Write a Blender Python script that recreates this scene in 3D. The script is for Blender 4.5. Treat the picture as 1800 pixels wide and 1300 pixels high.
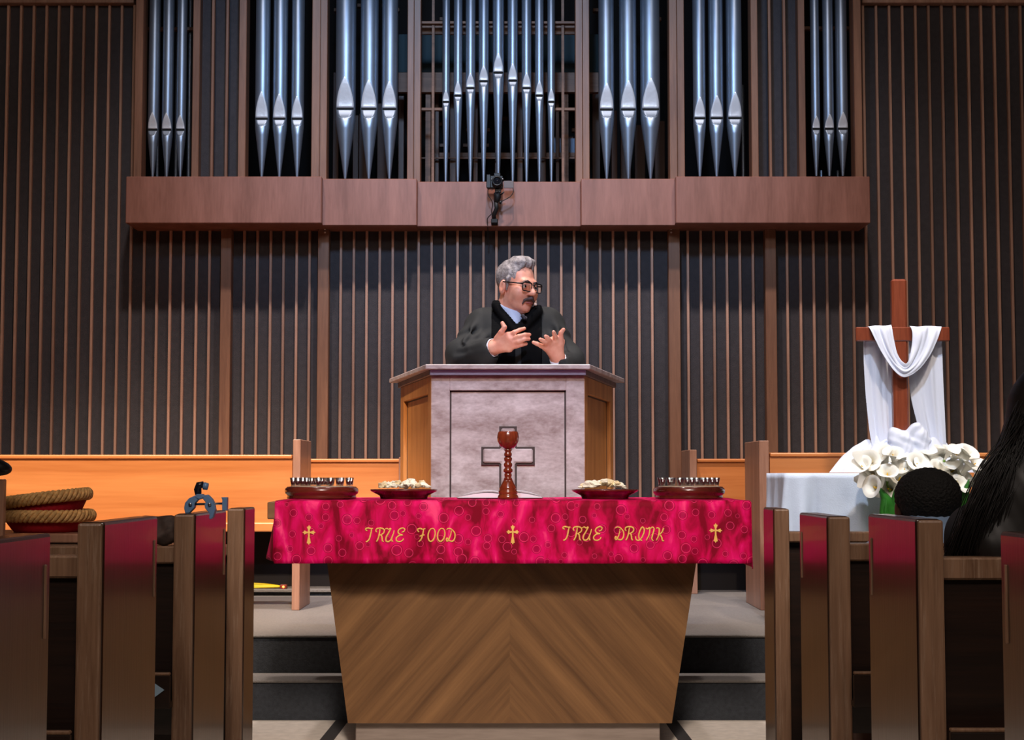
import bpy, bmesh, math, random
import numpy as np
from mathutils import Vector, Matrix

for o in list(bpy.data.objects):
    bpy.data.objects.remove(o, do_unlink=True)
scene = bpy.context.scene
COL = scene.collection
random.seed(7)

# ------------------------------------------------------------------ camera
F_PX = 2800.0
CAM_Z = 1.0
PITCH = math.atan(185.0 / F_PX)
cam_data = bpy.data.cameras.new('camera')
cam_data.sensor_fit = 'HORIZONTAL'
cam_data.sensor_width = 36.0
cam_data.lens = 36.0 * F_PX / 1800.0
cam_data.clip_end = 100
cam = bpy.data.objects.new('camera', cam_data)
COL.objects.link(cam)
cam.location = (0, 0, CAM_Z)
cam.rotation_euler = (math.pi / 2 + PITCH, 0, 0)
scene.camera = cam

# ------------------------------------------------------------------ world, exposure
world = bpy.data.worlds.new('world')
scene.world = world
world.use_nodes = True
world.node_tree.nodes['Background'].inputs[0].default_value = (0.5, 0.55, 0.7, 1)
world.node_tree.nodes['Background'].inputs[1].default_value = 0.008
scene.view_settings.view_transform = 'Standard'
scene.view_settings.look = 'None'
scene.view_settings.gamma = 1.0
scene.view_settings.use_curve_mapping = False
scene.view_settings.exposure = 1.5

# ------------------------------------------------------------------ ceiling lights of the room, plus an added rear fill
def aim(o, target):
    d = Vector(target) - o.location
    o.rotation_euler = d.to_track_quat('-Z', 'Y').to_euler()

def spot(name, loc, target, watts, color, angle, blend=0.6, radius=0.15):
    l = bpy.data.lights.new(name, 'SPOT')
    l.energy = watts; l.color = color; l.spot_size = math.radians(angle)
    l.spot_blend = blend; l.shadow_soft_size = radius
    o = bpy.data.objects.new(name, l); COL.objects.link(o)
    o.location = loc; aim(o, target)
    return o

def area(name, loc, target, watts, color, sx, sy):
    l = bpy.data.lights.new(name, 'AREA')
    l.shape = 'RECTANGLE'; l.size = sx; l.size_y = sy
    l.energy = watts; l.color = color
    o = bpy.data.objects.new(name, l); COL.objects.link(o)
    o.location = loc; aim(o, target)
    return o

WARM = (1.0, 0.80, 0.62)
COOL = (0.80, 0.84, 1.0)
spot('spotlight_pulpit', (-0.1, 2.6, 5.2), (-0.05, 7.3, 1.35), 320, (0.52, 0.66, 1.0), 24, 0.6, 0.10)
for i, lx in enumerate((-1.6, 0.0, 1.6)):
    spot('stage_downlight', (lx, 7.2, 6.4), (lx*.85, 8.8, 0.9), (185, 270, 160)[i], (1.0, 0.88, 0.84), 68, 0.9, 0.12)
spot('spotlight_choir_left', (-2.4, 3.6, 5.8), (-1.9, 8.2, 0.7), 980, WARM, 34, 0.8, 0.15)
spot('spotlight_choir_right', (2.6, 3.6, 5.8), (2.2, 8.2, 0.7), 260, WARM, 34, 0.8, 0.15)
spot('spotlight_cross', (1.2, 3.2, 5.6), (1.85, 7.3, 1.1), 250, (0.74, 0.84, 1.0), 18, 0.6, 0.12)
spot('spotlight_table', (0.0, 0.6, 4.6), (0.0, 6.1, 0.5), 480, (1.0, 0.86, 0.76), 27, 0.8, 0.4)
spot('organ_wash', (-0.3, 4.2, 5.4), (-0.1, 9.8, 3.7), 300, (0.36, 0.62, 1.0), 46, 0.7, 0.3)
area('ceiling_light_nave', (0, 2.0, 6.4), (0, 2.0, 0), 20, (1.0, 0.85, 0.72), 3.5, 5.0)
area('rear_fill_light', (0, -3.0, 6.0), (0, 4.0, 1.0), 66, (1.0, 0.86, 0.76), 4.0, 1.5)  # added fill behind the camera, brightens the pew edges that face it

# ------------------------------------------------------------------ helpers
def lin(r, g, b):
    f = lambda c: (c / 255 / 12.92) if c / 255 <= 0.04045 else ((c / 255 + 0.055) / 1.055) ** 2.4
    return (f(r), f(g), f(b), 1.0)

_cp, _sp = math.cos(PITCH), math.sin(PITCH)
def P(px, py, Y):
    """world point at depth Y that the survey pixel (px, py) of the photograph looks at"""
    x, y, z = px - 900.0, F_PX, 650.0 - py
    wy = y * _cp - z * _sp
    wz = y * _sp + z * _cp
    t = Y / wy
    return Vector((x * t, Y, CAM_Z + wz * t))
def X(px, Y, py=780): return P(px, py, Y).x
def Z(py, Y): return P(900, py, Y).z

class MB:
    def __init__(self):
        self.v = []; self.f = []; self.m = []; self.s = []
    def add(self, verts, faces, mi=0, smooth=False, M=None):
        b = len(self.v)
        for p in verts:
            p = Vector(p)
            if M is not None: p = M @ p
            self.v.append(tuple(p))
        for f in faces:
            self.f.append([b + i for i in f]); self.m.append(mi); self.s.append(smooth)
        return self
    def box(self, x0, x1, y0, y1, z0, z1, bev=0.0, mi=0, M=None, seg=1):
        if x1 < x0: x0, x1 = x1, x0
        if y1 < y0: y0, y1 = y1, y0
        if z1 < z0: z0, z1 = z1, z0
        vs = [(x0,y0,z0),(x1,y0,z0),(x1,y1,z0),(x0,y1,z0),(x0,y0,z1),(x1,y0,z1),(x1,y1,z1),(x0,y1,z1)]
        fs = [(0,3,2,1),(4,5,6,7),(0,1,5,4),(1,2,6,5),(2,3,7,6),(3,0,4,7)]
        if bev <= 0:
            return self.add(vs, fs, mi, False, M)
        bm = bmesh.new()
        bv = [bm.verts.new(v) for v in vs]
        for f in fs: bm.faces.new([bv[i] for i in f])
        bmesh.ops.bevel(bm, geom=list(bm.edges), offset=min(bev, .45*min(x1-x0,y1-y0,z1-z0)), segments=seg, affect='EDGES', profile=0.5)
        return self.addbm(bm, mi, False, M)
    def addbm(self, bm, mi=0, smooth=False, M=None):
        bm.verts.index_update()
        self.add([v.co.copy() for v in bm.verts], [[v.index for v in f.verts] for f in bm.faces], mi, smooth, M)
        bm.free(); return self
    def prism(self, poly, a0, a1, axis='z', bev=0.0, mi=0, M=None, seg=1):
        def mk(p, a):
            if axis == 'z': return (p[0], p[1], a)
            if axis == 'y': return (p[0], a, p[1])
            return (a, p[0], p[1])
        n = len(poly)
        bm = bmesh.new()
        lo = [bm.verts.new(mk(p, a0)) for p in poly]; hi = [bm.verts.new(mk(p, a1)) for p in poly]
        bm.faces.new(lo); bm.faces.new(hi)
        for i in range(n): bm.faces.new([lo[i], lo[(i+1)%n], hi[(i+1)%n], hi[i]])
        bmesh.ops.recalc_face_normals(bm, faces=list(bm.faces))
        if bev > 0:
            bmesh.ops.bevel(bm, geom=list(bm.edges), offset=bev, segments=seg, affect='EDGES', profile=0.5)
        return self.addbm(bm, mi, False, M)
    def lathe(self, prof, seg=32, c=(0,0,0), mi=0, M=None, smooth=True):
        vs = []; fs = []
        n = len(prof)
        for (r, z) in prof:
            for k in range(seg):
                a = 2*math.pi*k/seg
                vs.append((c[0]+r*math.cos(a), c[1]+r*math.sin(a), c[2]+z))
        for i in range(n-1):
            for k in range(seg):
                k2 = (k+1) % seg
                fs.append((i*seg+k, i*seg+k2, (i+1)*seg+k2, (i+1)*seg+k))
        if prof[0][0] > 1e-6: fs.append(list(range(seg))[::-1])
        if prof[-1][0] > 1e-6: fs.append([(n-1)*seg+k for k in range(seg)])
        return self.add(vs, fs, mi, smooth, M)
    def tube(self, pts, rad, seg=8, mi=0, M=None, flat=None, closed=False):
        pts = [Vector(p) for p in pts]
        n = len(pts)
        if not hasattr(rad, '__len__'): rad = [rad]*n
        vs = []; fs = []
        up = Vector((0,0,1))
        prev = None
        for i, p in enumerate(pts):
            if closed: t = pts[(i+1)%n]-pts[i-1]
            else: t = pts[min(i+1,n-1)]-pts[max(i-1,0)]
            t = t.normalized() if t.length > 1e-9 else Vector((0,0,1))
            if prev is None:
                u = t.cross(up)
                if u.length < .05: u = t.cross(Vector((0,1,0)))
                u.normalize()
            else:
                u = prev - t*prev.dot(t)
                u.normalize()
            w = t.cross(u)
            prev = u
            for k in range(seg):
                a = 2*math.pi*k/seg
                d = u*math.cos(a)*rad[i] + w*math.sin(a)*rad[i]
                if flat is not None: d.y *= flat
                vs.append(p+d)
        m = n if closed else n-1
        for i in range(m):
            j = (i+1) % n
            for k in range(seg):
                k2 = (k+1)%seg
                fs.append((i*seg+k, i*seg+k2, j*seg+k2, j*seg+k))
        if not closed:
            fs.append(list(range(seg))[::-1]); fs.append([(n-1)*seg+k for k in range(seg)])
        return self.add(vs, fs, mi, True, M)
    def grid(self, fn, nu, nv, mi=0, smooth=True, wrap=False):
        vs = [fn(i/(nu-1) if not wrap else i/nu, j/(nv-1)) for i in range(nu) for j in range(nv)]
        fs = []
        for i in range(nu if wrap else nu-1):
            i2 = (i+1) % nu
            for j in range(nv-1):
                fs.append((i*nv+j, i2*nv+j, i2*nv+j+1, i*nv+j+1))
        return self.add(vs, fs, mi, smooth)
    def mesh(self, name, mats):
        me = bpy.data.meshes.new(name)
        me.from_pydata(self.v, [], self.f)
        if not isinstance(mats, (list, tuple)): mats = [mats]
        for m in mats: me.materials.append(m)
        me.polygons.foreach_set('material_index', self.m)
        me.polygons.foreach_set('use_smooth', self.s)
        bm = bmesh.new(); bm.from_mesh(me)
        bmesh.ops.recalc_face_normals(bm, faces=list(bm.faces))
        bm.to_mesh(me); bm.free()
        me.update()
        return me
    def build(self, name, mats, parent=None, kind=None):
        o = bpy.data.objects.new(name, self.mesh(name, mats))
        COL.objects.link(o)
        if parent is not None:
            o.parent = parent
            bpy.context.view_layer.update() if False else None
            o.matrix_parent_inverse = world_of(parent).inverted()
        if kind: o['kind'] = kind
        return o

def world_of(o):
    M = Matrix.LocRotScale(o.location, o.rotation_euler, o.scale)
    if o.parent is not None:
        return world_of(o.parent) @ o.matrix_parent_inverse @ M
    return M

def mesh_obj(name, me, parent=None, M=None):
    o = bpy.data.objects.new(name, me); COL.objects.link(o)
    if M is not None: o.matrix_world = M
    if parent is not None:
        o.parent = parent
        o.matrix_parent_inverse = world_of(parent).inverted()
    return o

def tag(o, label=None, cat=None, group=None, kind=None):
    if label: o['label'] = label
    if cat: o['category'] = cat
    if group: o['group'] = group
    if kind: o['kind'] = kind
    return o

def thing(name, loc, label, cat, group=None):
    o = bpy.data.objects.new(name, None); COL.objects.link(o)
    o.empty_display_size = .1
    o.location = loc
    return tag(o, label, cat, group)

def struct(o):
    o['kind'] = 'structure'; return o

# ------------------------------------------------------------------ materials
MATS = {}
def new_mat(name):
    m = bpy.data.materials.new(name); m.use_nodes = True
    nt = m.node_tree
    b = nt.nodes['Principled BSDF']
    MATS[name] = m
    return m, nt, b

def plain(name, col, rough=.5, metal=0, spec=.5, coat=0, trans=0, ior=1.45, bump=0, bscale=60, sheen=0, emit=None, estr=0, var=0, vscale=8, aniso=0):
    m, nt, b = new_mat(name)
    b.inputs['Base Color'].default_value = col
    b.inputs['Roughness'].default_value = rough
    b.inputs['Metallic'].default_value = metal
    b.inputs['Specular IOR Level'].default_value = spec
    b.inputs['Coat Weight'].default_value = coat
    b.inputs['Transmission Weight'].default_value = trans
    b.inputs['IOR'].default_value = ior
    b.inputs['Sheen Weight'].default_value = sheen
    if emit:
        b.inputs['Emission Color'].default_value = emit; b.inputs['Emission Strength'].default_value = estr
    if bump or var:
        tc = nt.nodes.new('ShaderNodeTexCoord')
    if var:
        n = nt.nodes.new('ShaderNodeTexNoise'); n.inputs['Scale'].default_value = vscale; n.inputs['Detail'].default_value = 5
        nt.links.new(tc.outputs['Object'], n.inputs['Vector'])
        r = nt.nodes.new('ShaderNodeValToRGB')
        r.color_ramp.elements[0].position = .3; r.color_ramp.elements[1].position = .7
        r.color_ramp.elements[0].color = tuple(c*(1-var) for c in col[:3])+(1,)
        r.color_ramp.elements[1].color = tuple(min(1,c*(1+var)) for c in col[:3])+(1,)
        nt.links.new(n.outputs['Fac'], r.inputs['Fac']); nt.links.new(r.outputs['Color'], b.inputs['Base Color'])
    if bump:
        n2 = nt.nodes.new('ShaderNodeTexNoise'); n2.inputs['Scale'].default_value = bscale; n2.inputs['Detail'].default_value = 4
        nt.links.new(tc.outputs['Object'], n2.inputs['Vector'])
        bp = nt.nodes.new('ShaderNodeBump'); bp.inputs['Strength'].default_value = bump; bp.inputs['Distance'].default_value = .01
        nt.links.new(n2.outputs['Fac'], bp.inputs['Height']); nt.links.new(bp.outputs['Normal'], b.inputs['Normal'])
    return m

def wood(name, c1, c2, axis='z', rough=.4, coat=0.0, stretch=14, scale=6, spec=.5, contrast=(.3,.72), rot=None, fine=.35, croug=.1, wear=None, vary=0):
    """streaky grain running along one axis"""
    m, nt, b = new_mat(name)
    N, L = nt.nodes, nt.links
    tc = N.new('ShaderNodeTexCoord')
    mp = N.new('ShaderNodeMapping')
    s = {'x': (1/stretch,1,1), 'y': (1,1/stretch,1), 'z': (1,1,1/stretch)}[axis]
    mp.inputs['Scale'].default_value = s
    src = tc.outputs['Object']
    if rot is not None:
        r0 = N.new('ShaderNodeMapping'); r0.inputs['Rotation'].default_value = rot
        L.new(src, r0.inputs['Vector']); src = r0.outputs['Vector']
    L.new(src, mp.inputs['Vector'])
    n1 = N.new('ShaderNodeTexNoise'); n1.inputs['Scale'].default_value = scale*2.2; n1.inputs['Detail'].default_value = 8; n1.inputs['Roughness'].default_value = .62
    n1.inputs['Distortion'].default_value = .35
    n2 = N.new('ShaderNodeTexNoise'); n2.inputs['Scale'].default_value = scale*18; n2.inputs['Detail'].default_value = 3
    L.new(mp.outputs['Vector'], n1.inputs['Vector']); L.new(mp.outputs['Vector'], n2.inputs['Vector'])
    mx = N.new('ShaderNodeMath'); mx.operation = 'MULTIPLY_ADD'; mx.inputs[1].default_value = fine; 
    L.new(n2.outputs['Fac'], mx.inputs[0])
    sb = N.new('ShaderNodeMath'); sb.operation = 'SUBTRACT'; sb.inputs[1].default_value = fine*.5
    L.new(n1.outputs['Fac'], sb.inputs[0]); L.new(sb.outputs[0], mx.inputs[2])
    r = N.new('ShaderNodeValToRGB')
    r.color_ramp.elements[0].position = contrast[0]; r.color_ramp.elements[1].position = contrast[1]
    r.color_ramp.elements[0].color = c1; r.color_ramp.elements[1].color = c2
    L.new(mx.outputs[0], r.inputs['Fac'])
    colout = r.outputs['Color']
    if wear is not None:
        wn = N.new('ShaderNodeTexNoise'); wn.inputs['Scale'].default_value = 9; wn.inputs['Detail'].default_value = 9; wn.inputs['Roughness'].default_value = .75
        wm = N.new('ShaderNodeMapping'); wm.inputs['Scale'].default_value = (14, 14, .7)
        L.new(tc.outputs['Object'], wm.inputs['Vector']); L.new(wm.outputs['Vector'], wn.inputs['Vector'])
        wr = N.new('ShaderNodeValToRGB'); wr.color_ramp.elements[0].position = .52; wr.color_ramp.elements[1].position = .66
        wr.color_ramp.elements[1].color = (.6,.6,.6,1)
        L.new(wn.outputs['Fac'], wr.inputs['Fac'])
        mxr = N.new('ShaderNodeMix'); mxr.data_type = 'RGBA'
        L.new(wr.outputs['Color'], mxr.inputs[0]); L.new(colout, mxr.inputs[6]); mxr.inputs[7].default_value = wear
        colout = mxr.outputs[2]
    if vary:
        oi = N.new('ShaderNodeObjectInfo'); mr = N.new('ShaderNodeMapRange')
        mr.inputs['To Min'].default_value = 1-vary; mr.inputs['To Max'].default_value = 1+vary
        hs = N.new('ShaderNodeHueSaturation')
        L.new(oi.outputs['Random'], mr.inputs['Value']); L.new(mr.outputs[0], hs.inputs['Value']); L.new(colout, hs.inputs['Color'])
        colout = hs.outputs['Color']
    L.new(colout, b.inputs['Base Color'])
    b.inputs['Roughness'].default_value = rough
    b.inputs['Specular IOR Level'].default_value = spec
    b.inputs['Coat Weight'].default_value = coat
    b.inputs['Coat Roughness'].default_value = croug
    bp = N.new('ShaderNodeBump'); bp.inputs['Strength'].default_value = .08; bp.inputs['Distance'].default_value = .004
    L.new(n2.outputs['Fac'], bp.inputs['Height']); L.new(bp.outputs['Normal'], b.inputs['Normal'])
    return m

slat_wood = wood('slat_wood', lin(138,101,83), lin(184,144,124), 'z', .5, vary=.28)
case_wood = wood('case_wood', lin(104,68,50), lin(140,98,74), 'z', .45)
beam_wood = wood('beam_wood', lin(118,74,60), lin(152,102,88), 'z', .42, stretch=8, scale=5, fine=.25)
choir_wood = wood('choir_wood', lin(196,114,56), lin(228,148,84), 'x', .38, stretch=20, scale=4, fine=.25)
choir_post = wood('choir_post_wood', lin(140,98,76), lin(182,136,112), 'z', .35)
pulpit_wood = wood('pulpit_wood', lin(150,126,120), lin(222,206,202), 'x', .4, stretch=2.0, scale=5, fine=.3)
pulpit_side = wood('pulpit_side_wood', lin(190,118,56), lin(228,160,92), 'z', .38, stretch=9, scale=5)
pew_wood = wood('pew_wood', lin(38,20,10), lin(62,35,18), 'z', .28, coat=.36, croug=.09, stretch=18, scale=8)
pew_edge = wood('pew_edge_wood', lin(104,74,54), lin(158,122,96), 'z', .38, coat=.25, croug=.2, stretch=18, scale=9, wear=lin(168,140,118))
pew_dark = wood('pew_back_wood', lin(22,11,6), lin(44,24,14), 'x', .4, coat=.2, stretch=18, scale=8)
table_l = wood('table_veneer_left', lin(86,56,28), lin(132,94,56), 'x', .42, stretch=22, scale=5, rot=(0, math.radians(48), 0))
table_r = wood('table_veneer_right', lin(86,56,28), lin(132,94,56), 'x', .42, stretch=22, scale=5, rot=(0, math.radians(-48), 0))
tabletop_wood = wood('tabletop_wood', lin(120,84,56), lin(160,120,84), 'x', .4)
tray_wood = wood('tray_wood', lin(62,20,14), lin(104,40,28), 'x', .22, coat=.6, croug=.08, stretch=10)
chalice_wood = wood('chalice_wood', lin(88,30,16), lin(150,64,36), 'z', .2, coat=.8, croug=.05, stretch=6)
cross_wood = wood('cross_wood', lin(104,44,26), lin(150,76,50), 'z', .3, coat=.3, stretch=10)
mesh_dark = plain('grille_cloth', lin(58,54,57), .85, bump=.25, bscale=260, var=.12, vscale=30)
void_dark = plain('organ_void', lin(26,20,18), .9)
inner_wood = wood('organ_inner_wood', lin(96,66,50), lin(140,102,80), 'x', .6)
inner_pipe = wood('organ_inner_pipe_wood', lin(80,54,44), lin(112,80,66), 'z', .5)
inner_teal = plain('organ_inner_teal', lin(34,54,60), .7)
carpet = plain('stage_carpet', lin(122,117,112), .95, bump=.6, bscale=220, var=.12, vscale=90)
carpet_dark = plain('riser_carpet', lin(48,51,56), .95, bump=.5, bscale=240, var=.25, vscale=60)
floor_mat = plain('floor_tile', lin(214,204,192), .7, var=.10, vscale=26, bump=.1)
floor_stripe = plain('floor_stripe', lin(60,58,58), .7)
plinth_mat = wood('plinth_grey', lin(112,98,88), lin(146,132,122), 'x', .7, stretch=10)
nave_wall = plain('nave_plaster', lin(120,104,92), .9)
ceil_mat = plain('nave_ceiling', lin(90,74,62), .9)
pipe_metal = plain('pipe_metal', lin(146,160,178), .42, metal=.85, var=.05, vscale=14)
lip_metal = plain('pipe_lip_metal', lin(226,232,240), .34, metal=.35, bump=.12, bscale=40)
lower_lip_metal = plain('pipe_lower_lip', lin(128,138,152), .4, metal=.5)
slot_black = plain('pipe_slot', lin(8,8,8), .9)
black_plastic = plain('black_plastic', lin(16,17,19), .4)
black_rubber = plain('black_rubber', lin(10,10,11), .6)
# ================================================================== STRUCTURE
Y_WALL = 9.94
Z_STAGE = 0.325
Z_STEP = 0.165
Y_R1, Y_R2 = 6.588, 6.819

struct(MB().box(-6, 6, -6, Y_R1 + .3, -.1, 0).build('floor', floor_mat))
floor_o = bpy.data.objects['floor']
for i, (pa, pb) in enumerate(((600, 570), (1180, 1208))):
    s = 1 if i else -1
    a = P(pa - s*-0, 1262, 6.56); 
    xa = X(pa, 6.55, 1262); xb = X(pb, 6.03, 1298)
    d = .026
    MB().prism([(xa-d, 6.588), (xa+d, 6.588), (xb+d-(xa-xb)*2.2, 4.9), (xb-d-(xa-xb)*2.2, 4.9)], .0005, .003).build('floor_stripe', floor_stripe, floor_o)

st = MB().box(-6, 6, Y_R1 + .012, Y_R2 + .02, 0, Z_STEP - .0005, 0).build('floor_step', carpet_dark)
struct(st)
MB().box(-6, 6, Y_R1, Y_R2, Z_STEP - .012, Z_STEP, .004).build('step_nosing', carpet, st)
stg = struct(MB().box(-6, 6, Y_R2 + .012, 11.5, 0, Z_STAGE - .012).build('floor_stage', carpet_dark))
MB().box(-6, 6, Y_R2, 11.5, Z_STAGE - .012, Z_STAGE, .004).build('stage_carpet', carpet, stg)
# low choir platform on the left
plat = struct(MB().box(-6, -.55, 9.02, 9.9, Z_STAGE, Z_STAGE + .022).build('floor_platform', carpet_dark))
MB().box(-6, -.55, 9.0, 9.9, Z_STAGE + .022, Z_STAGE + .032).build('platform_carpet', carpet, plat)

# beam levels
YB = [9.62, 9.695, 9.76]
zb_top = [Z(310, YB[0]), Z(314, YB[1]), Z(319, YB[2])]
zb_bot = [Z(392, YB[0]), Z(396, YB[1]), Z(398, YB[2])]
Z_HEAD = Z(8, Y_WALL - .03)
xl_open, xr_open = X(238, Y_WALL, 150), X(1513, Y_WALL, 150)

w = MB()
w.box(-6, xl_open, Y_WALL, Y_WALL + .06, Z_STAGE, Z_HEAD + .03)
w.box(xr_open, 6, Y_WALL, Y_WALL + .06, Z_STAGE, Z_HEAD + .03)
w.box(xl_open, xr_open, Y_WALL, Y_WALL + .06, Z_STAGE, zb_top[0] - .1)
wall_back = struct(w.build('wall_back', mesh_dark))
# slats: each one its own piece
SL_L = [-1-22.9*i for i in range(8, 0, -1)] + [-1, 22, 44.7, 67.5, 89.7, 112, 134.5, 157, 180, 202.3, 224.7, 248.5, 271.7, 295.2, 318.3, 341.8, 364.5, 425.7, 449.2, 472.7, 495.5, 518.8, 541.6]
SL_M = [597 + 22.95*i for i in range(25)]
SL_R = [1211.3 + 23.05*i for i in range(6)] + [1387 + 23.45*i for i in range(25)]
def slat_mesh(z1):
    return MB().box(-.008, .008, -.008, .02, Z_STAGE, z1, .002).mesh('slat', slat_wood)
m_tall, m_low = slat_mesh(Z_HEAD), slat_mesh(zb_bot[2] + .3)
for px in SL_L + SL_M + SL_R:
    tall = px < 232 or px > 1524
    o = mesh_obj('slat', m_tall if tall else m_low, None, Matrix.Translation((X(px, 9.92), 9.92, 0)))
    o.parent = wall_back
for a, b in ((385, 403.8), (556.7, 576.5), (1176.5, 1197), (1347.5, 1367)):
    MB().box(X(a, 9.88), X(b, 9.88), 9.86, Y_WALL, Z_STAGE, zb_bot[2] + .3, .003).build('wall_post', case_wood, wall_back)
for sx in (-1, 1):
    x0, x1 = (-6, X(237, 9.9, 8)) if sx < 0 else (X(1514, 9.9, 8), 6)
    MB().box(x0, x1, 9.87, Y_WALL + .02, Z_HEAD, Z_HEAD + .03, .003).build('header_rail', slat_wood, wall_back)
# small white screws on two posts
for px in (571, 1180):
    for py in (402, 408):
        p = P(px, py, 9.85)
        MB().lathe([(0,0),(.006,0),(.006,.004),(.003,.007),(0,.007)], 10, M=Matrix.Translation((p.x, 9.86, p.z)) @ Matrix.Rotation(math.pi/2, 4, 'X')).build('screw_cap', plain('screw_white', lin(220,215,210), .4) if 'screw_white' not in MATS else MATS['screw_white'], wall_back)

# room shell around the camera
struct(MB().box(-6.1, -6, -6, 11.6, 0, 7).build('wall_left', nave_wall))
struct(MB().box(6, 6.1, -6, 11.6, 0, 7).build('wall_right', nave_wall))
struct(MB().box(-6.1, 6.1, -6.1, -6, 0, 7).build('wall_front', nave_wall))
struct(MB().box(-6.1, 6.1, -6.1, 11.7, 7, 7.1).build('ceiling', ceil_mat))
struct(MB().box(-6.1, 6.1, 11.5, 11.6, 0, 7).build('wall_chancel', void_dark))

# ================================================================== ORGAN CASE
organ = thing('organ_case', (X(876, 9.82), 9.82, zb_bot[2]), 'brown wooden organ case with a wide beam carried on the slatted wall', 'organ case')
segs = [(221, 566, 0), (566, 733.5, 1), (733.5, 1021.5, 2), (1021.5, 1188, 1), (1188, 1530.5, 0)]
for (a, b, k) in segs:
    MB().box(X(a, YB[k], 350), X(b, YB[k], 350) - .003, YB[k], Y_WALL+.02, zb_bot[k], zb_top[k], .004).build('beam_panel', beam_wood, organ)
posts = [(236.5, 250.5), (338, 350.5), (419.5, 432.5), (548, 562.5), (562.5, 575), (716, 727.5), (727.5, 739.5), (1011.5, 1024), (1024, 1036),
         (1176.5, 1190), (1190, 1203), (1320.5, 1332.5), (1403.5, 1415.5), (1501.5, 1515)]
for i, (a, b) in enumerate(posts):
    k = 2 if 700 < a < 1040 else (1 if 540 < a < 1200 else 0)
    yy = YB[k] + (.05 if i % 2 else .07)
    if (a, b) in ((338, 350.5), (1403.5, 1415.5)): yy = YB[0] + .14
    MB().box(X(a, yy, 150), X(b, yy, 150), yy, yy + .12, zb_top[k] - .01, 5.2, .003).build('post', case_wood, organ)
# side grilles with two slim slats each
for (a, b, sl) in ((350, 420, (374.5, 399.5)), (1332, 1404, (1352.5, 1378.5))):
    MB().box(X(a, 9.82, 150), X(b, 9.82, 150), 9.84, 9.86, zb_top[0] - .01, 5.2).build('grille_cloth', mesh_dark, organ)
    for px in sl:
        xx = X(px, 9.76, 150)
        MB().box(xx - .0085, xx + .0085, 9.74, 9.78, zb_top[0] - .01, 5.2, .002).build('grille_slat', case_wood, organ)
# chamber behind the pipes
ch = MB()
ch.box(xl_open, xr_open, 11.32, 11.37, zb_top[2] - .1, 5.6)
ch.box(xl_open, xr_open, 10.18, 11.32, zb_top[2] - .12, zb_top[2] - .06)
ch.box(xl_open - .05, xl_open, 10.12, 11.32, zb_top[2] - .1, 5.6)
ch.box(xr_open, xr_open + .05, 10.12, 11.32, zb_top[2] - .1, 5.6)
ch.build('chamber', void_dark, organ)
def rail(xa, xb, ya, yb, Y, t=.04, mat=inner_wood, name='inner_rail'):
    return MB().box(X(xa, Y, 150), X(xb, Y, 150), Y, Y + t, Z(yb, Y), Z(ya, Y), .002).build(name, mat, organ)
rail(700, 1052, 127, 162, 10.27, .05)
rail(736, 1015, 37, 41.5, 9.94, .05)
rail(736, 1015, 43, 58, 10.04, .05)
rail(736, 1015, 58.2, 60, 10.02, .02)
rail(738, 786, 189, 194, 9.98, .03); rail(968, 1014, 189, 194, 9.98, .03)
rail(700, 1052, 60, 127, 10.52, .03, inner_teal, 'inner_panel')
rail(748, 1010, 268, 276, 10.57, .03, inner_wood)
rail(740, 1010, 276, 279, 10.42, .02, inner_wood)
rail(252, 338, 47, 53, 10.07, .04); rail(1414, 1503, 46, 52, 10.07, .04)
for px in (761, 989.5):
    MB().box(X(px-2.3, 9.96, 200), X(px+2.3, 9.96, 200), 9.96, 10., zb_top[2] - .02, 5.2).build('inner_stile', inner_wood, organ)
for a, b in ((748, 757), (990.5, 999)):
    MB().box(X(a, 10.3, 200), X(b, 10.3, 200), 10.3, 10.37, zb_top[2] - .06, Z(162, 10.3)).build('inner_stile', inner_wood, organ)
random.seed(3)
for px, wd in ((796, 11), (836, 8), (873, 6), (914, 10), (955, 9), (768, 7), (980, 6)):
    MB().box(X(px-wd/2, 10.47, 250), X(px+wd/2, 10.47, 250), 10.47, 10.54, zb_top[2] - .06, Z(165, 10.47), .003).build('wooden_pipe', inner_pipe, organ)
for px, top in ((590, 125), (625, 205), (640, 200), (672, 190), (705, 160), (1048, 160), (1080, 200), (1100, 215), (1125, 220), (1160, 205)):
    wd = random.choice((10, 14, 18))
    MB().box(X(px-wd/2, 10.62, 250), X(px+wd/2, 10.62, 250), 10.62, 10.68, zb_top[1] - .1, Z(top + random.uniform(-10, 10), 10.62), .003).build('wooden_pipe', inner_pipe, organ)
box_pale = plain('pale_wind_box', lin(140,152,176), .6)
MB().box(X(974, 10.62, 260), X(986, 10.62, 260), 10.62, 10.72, Z(281, 10.62), Z(243, 10.62)).build('wind_box', box_pale, organ)
MB().box(X(998, 10.62, 260), X(1010, 10.62, 260), 10.62, 10.72, Z(281, 10.62), Z(243, 10.62)).build('wind_box', box_pale, organ)
for k in range(26):     # small wooden action blocks seen between the pipes at the top and lower down
    py = random.choice((6, 14, 22, 30, 205, 215, 225, 240, 252))
    px = random.uniform(742, 1008) if py > 100 else random.choice((random.uniform(742, 790), random.uniform(965, 1008), random.uniform(580, 715), random.uniform(1040, 1170)))
    wd = random.uniform(8, 16)
    MB().box(X(px, 10.77, 100), X(px+wd, 10.77, 100), 10.77, 10.82, Z(py+6, 10.77), Z(py, 10.77), .002).build('action_block', inner_wood, organ)
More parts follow.
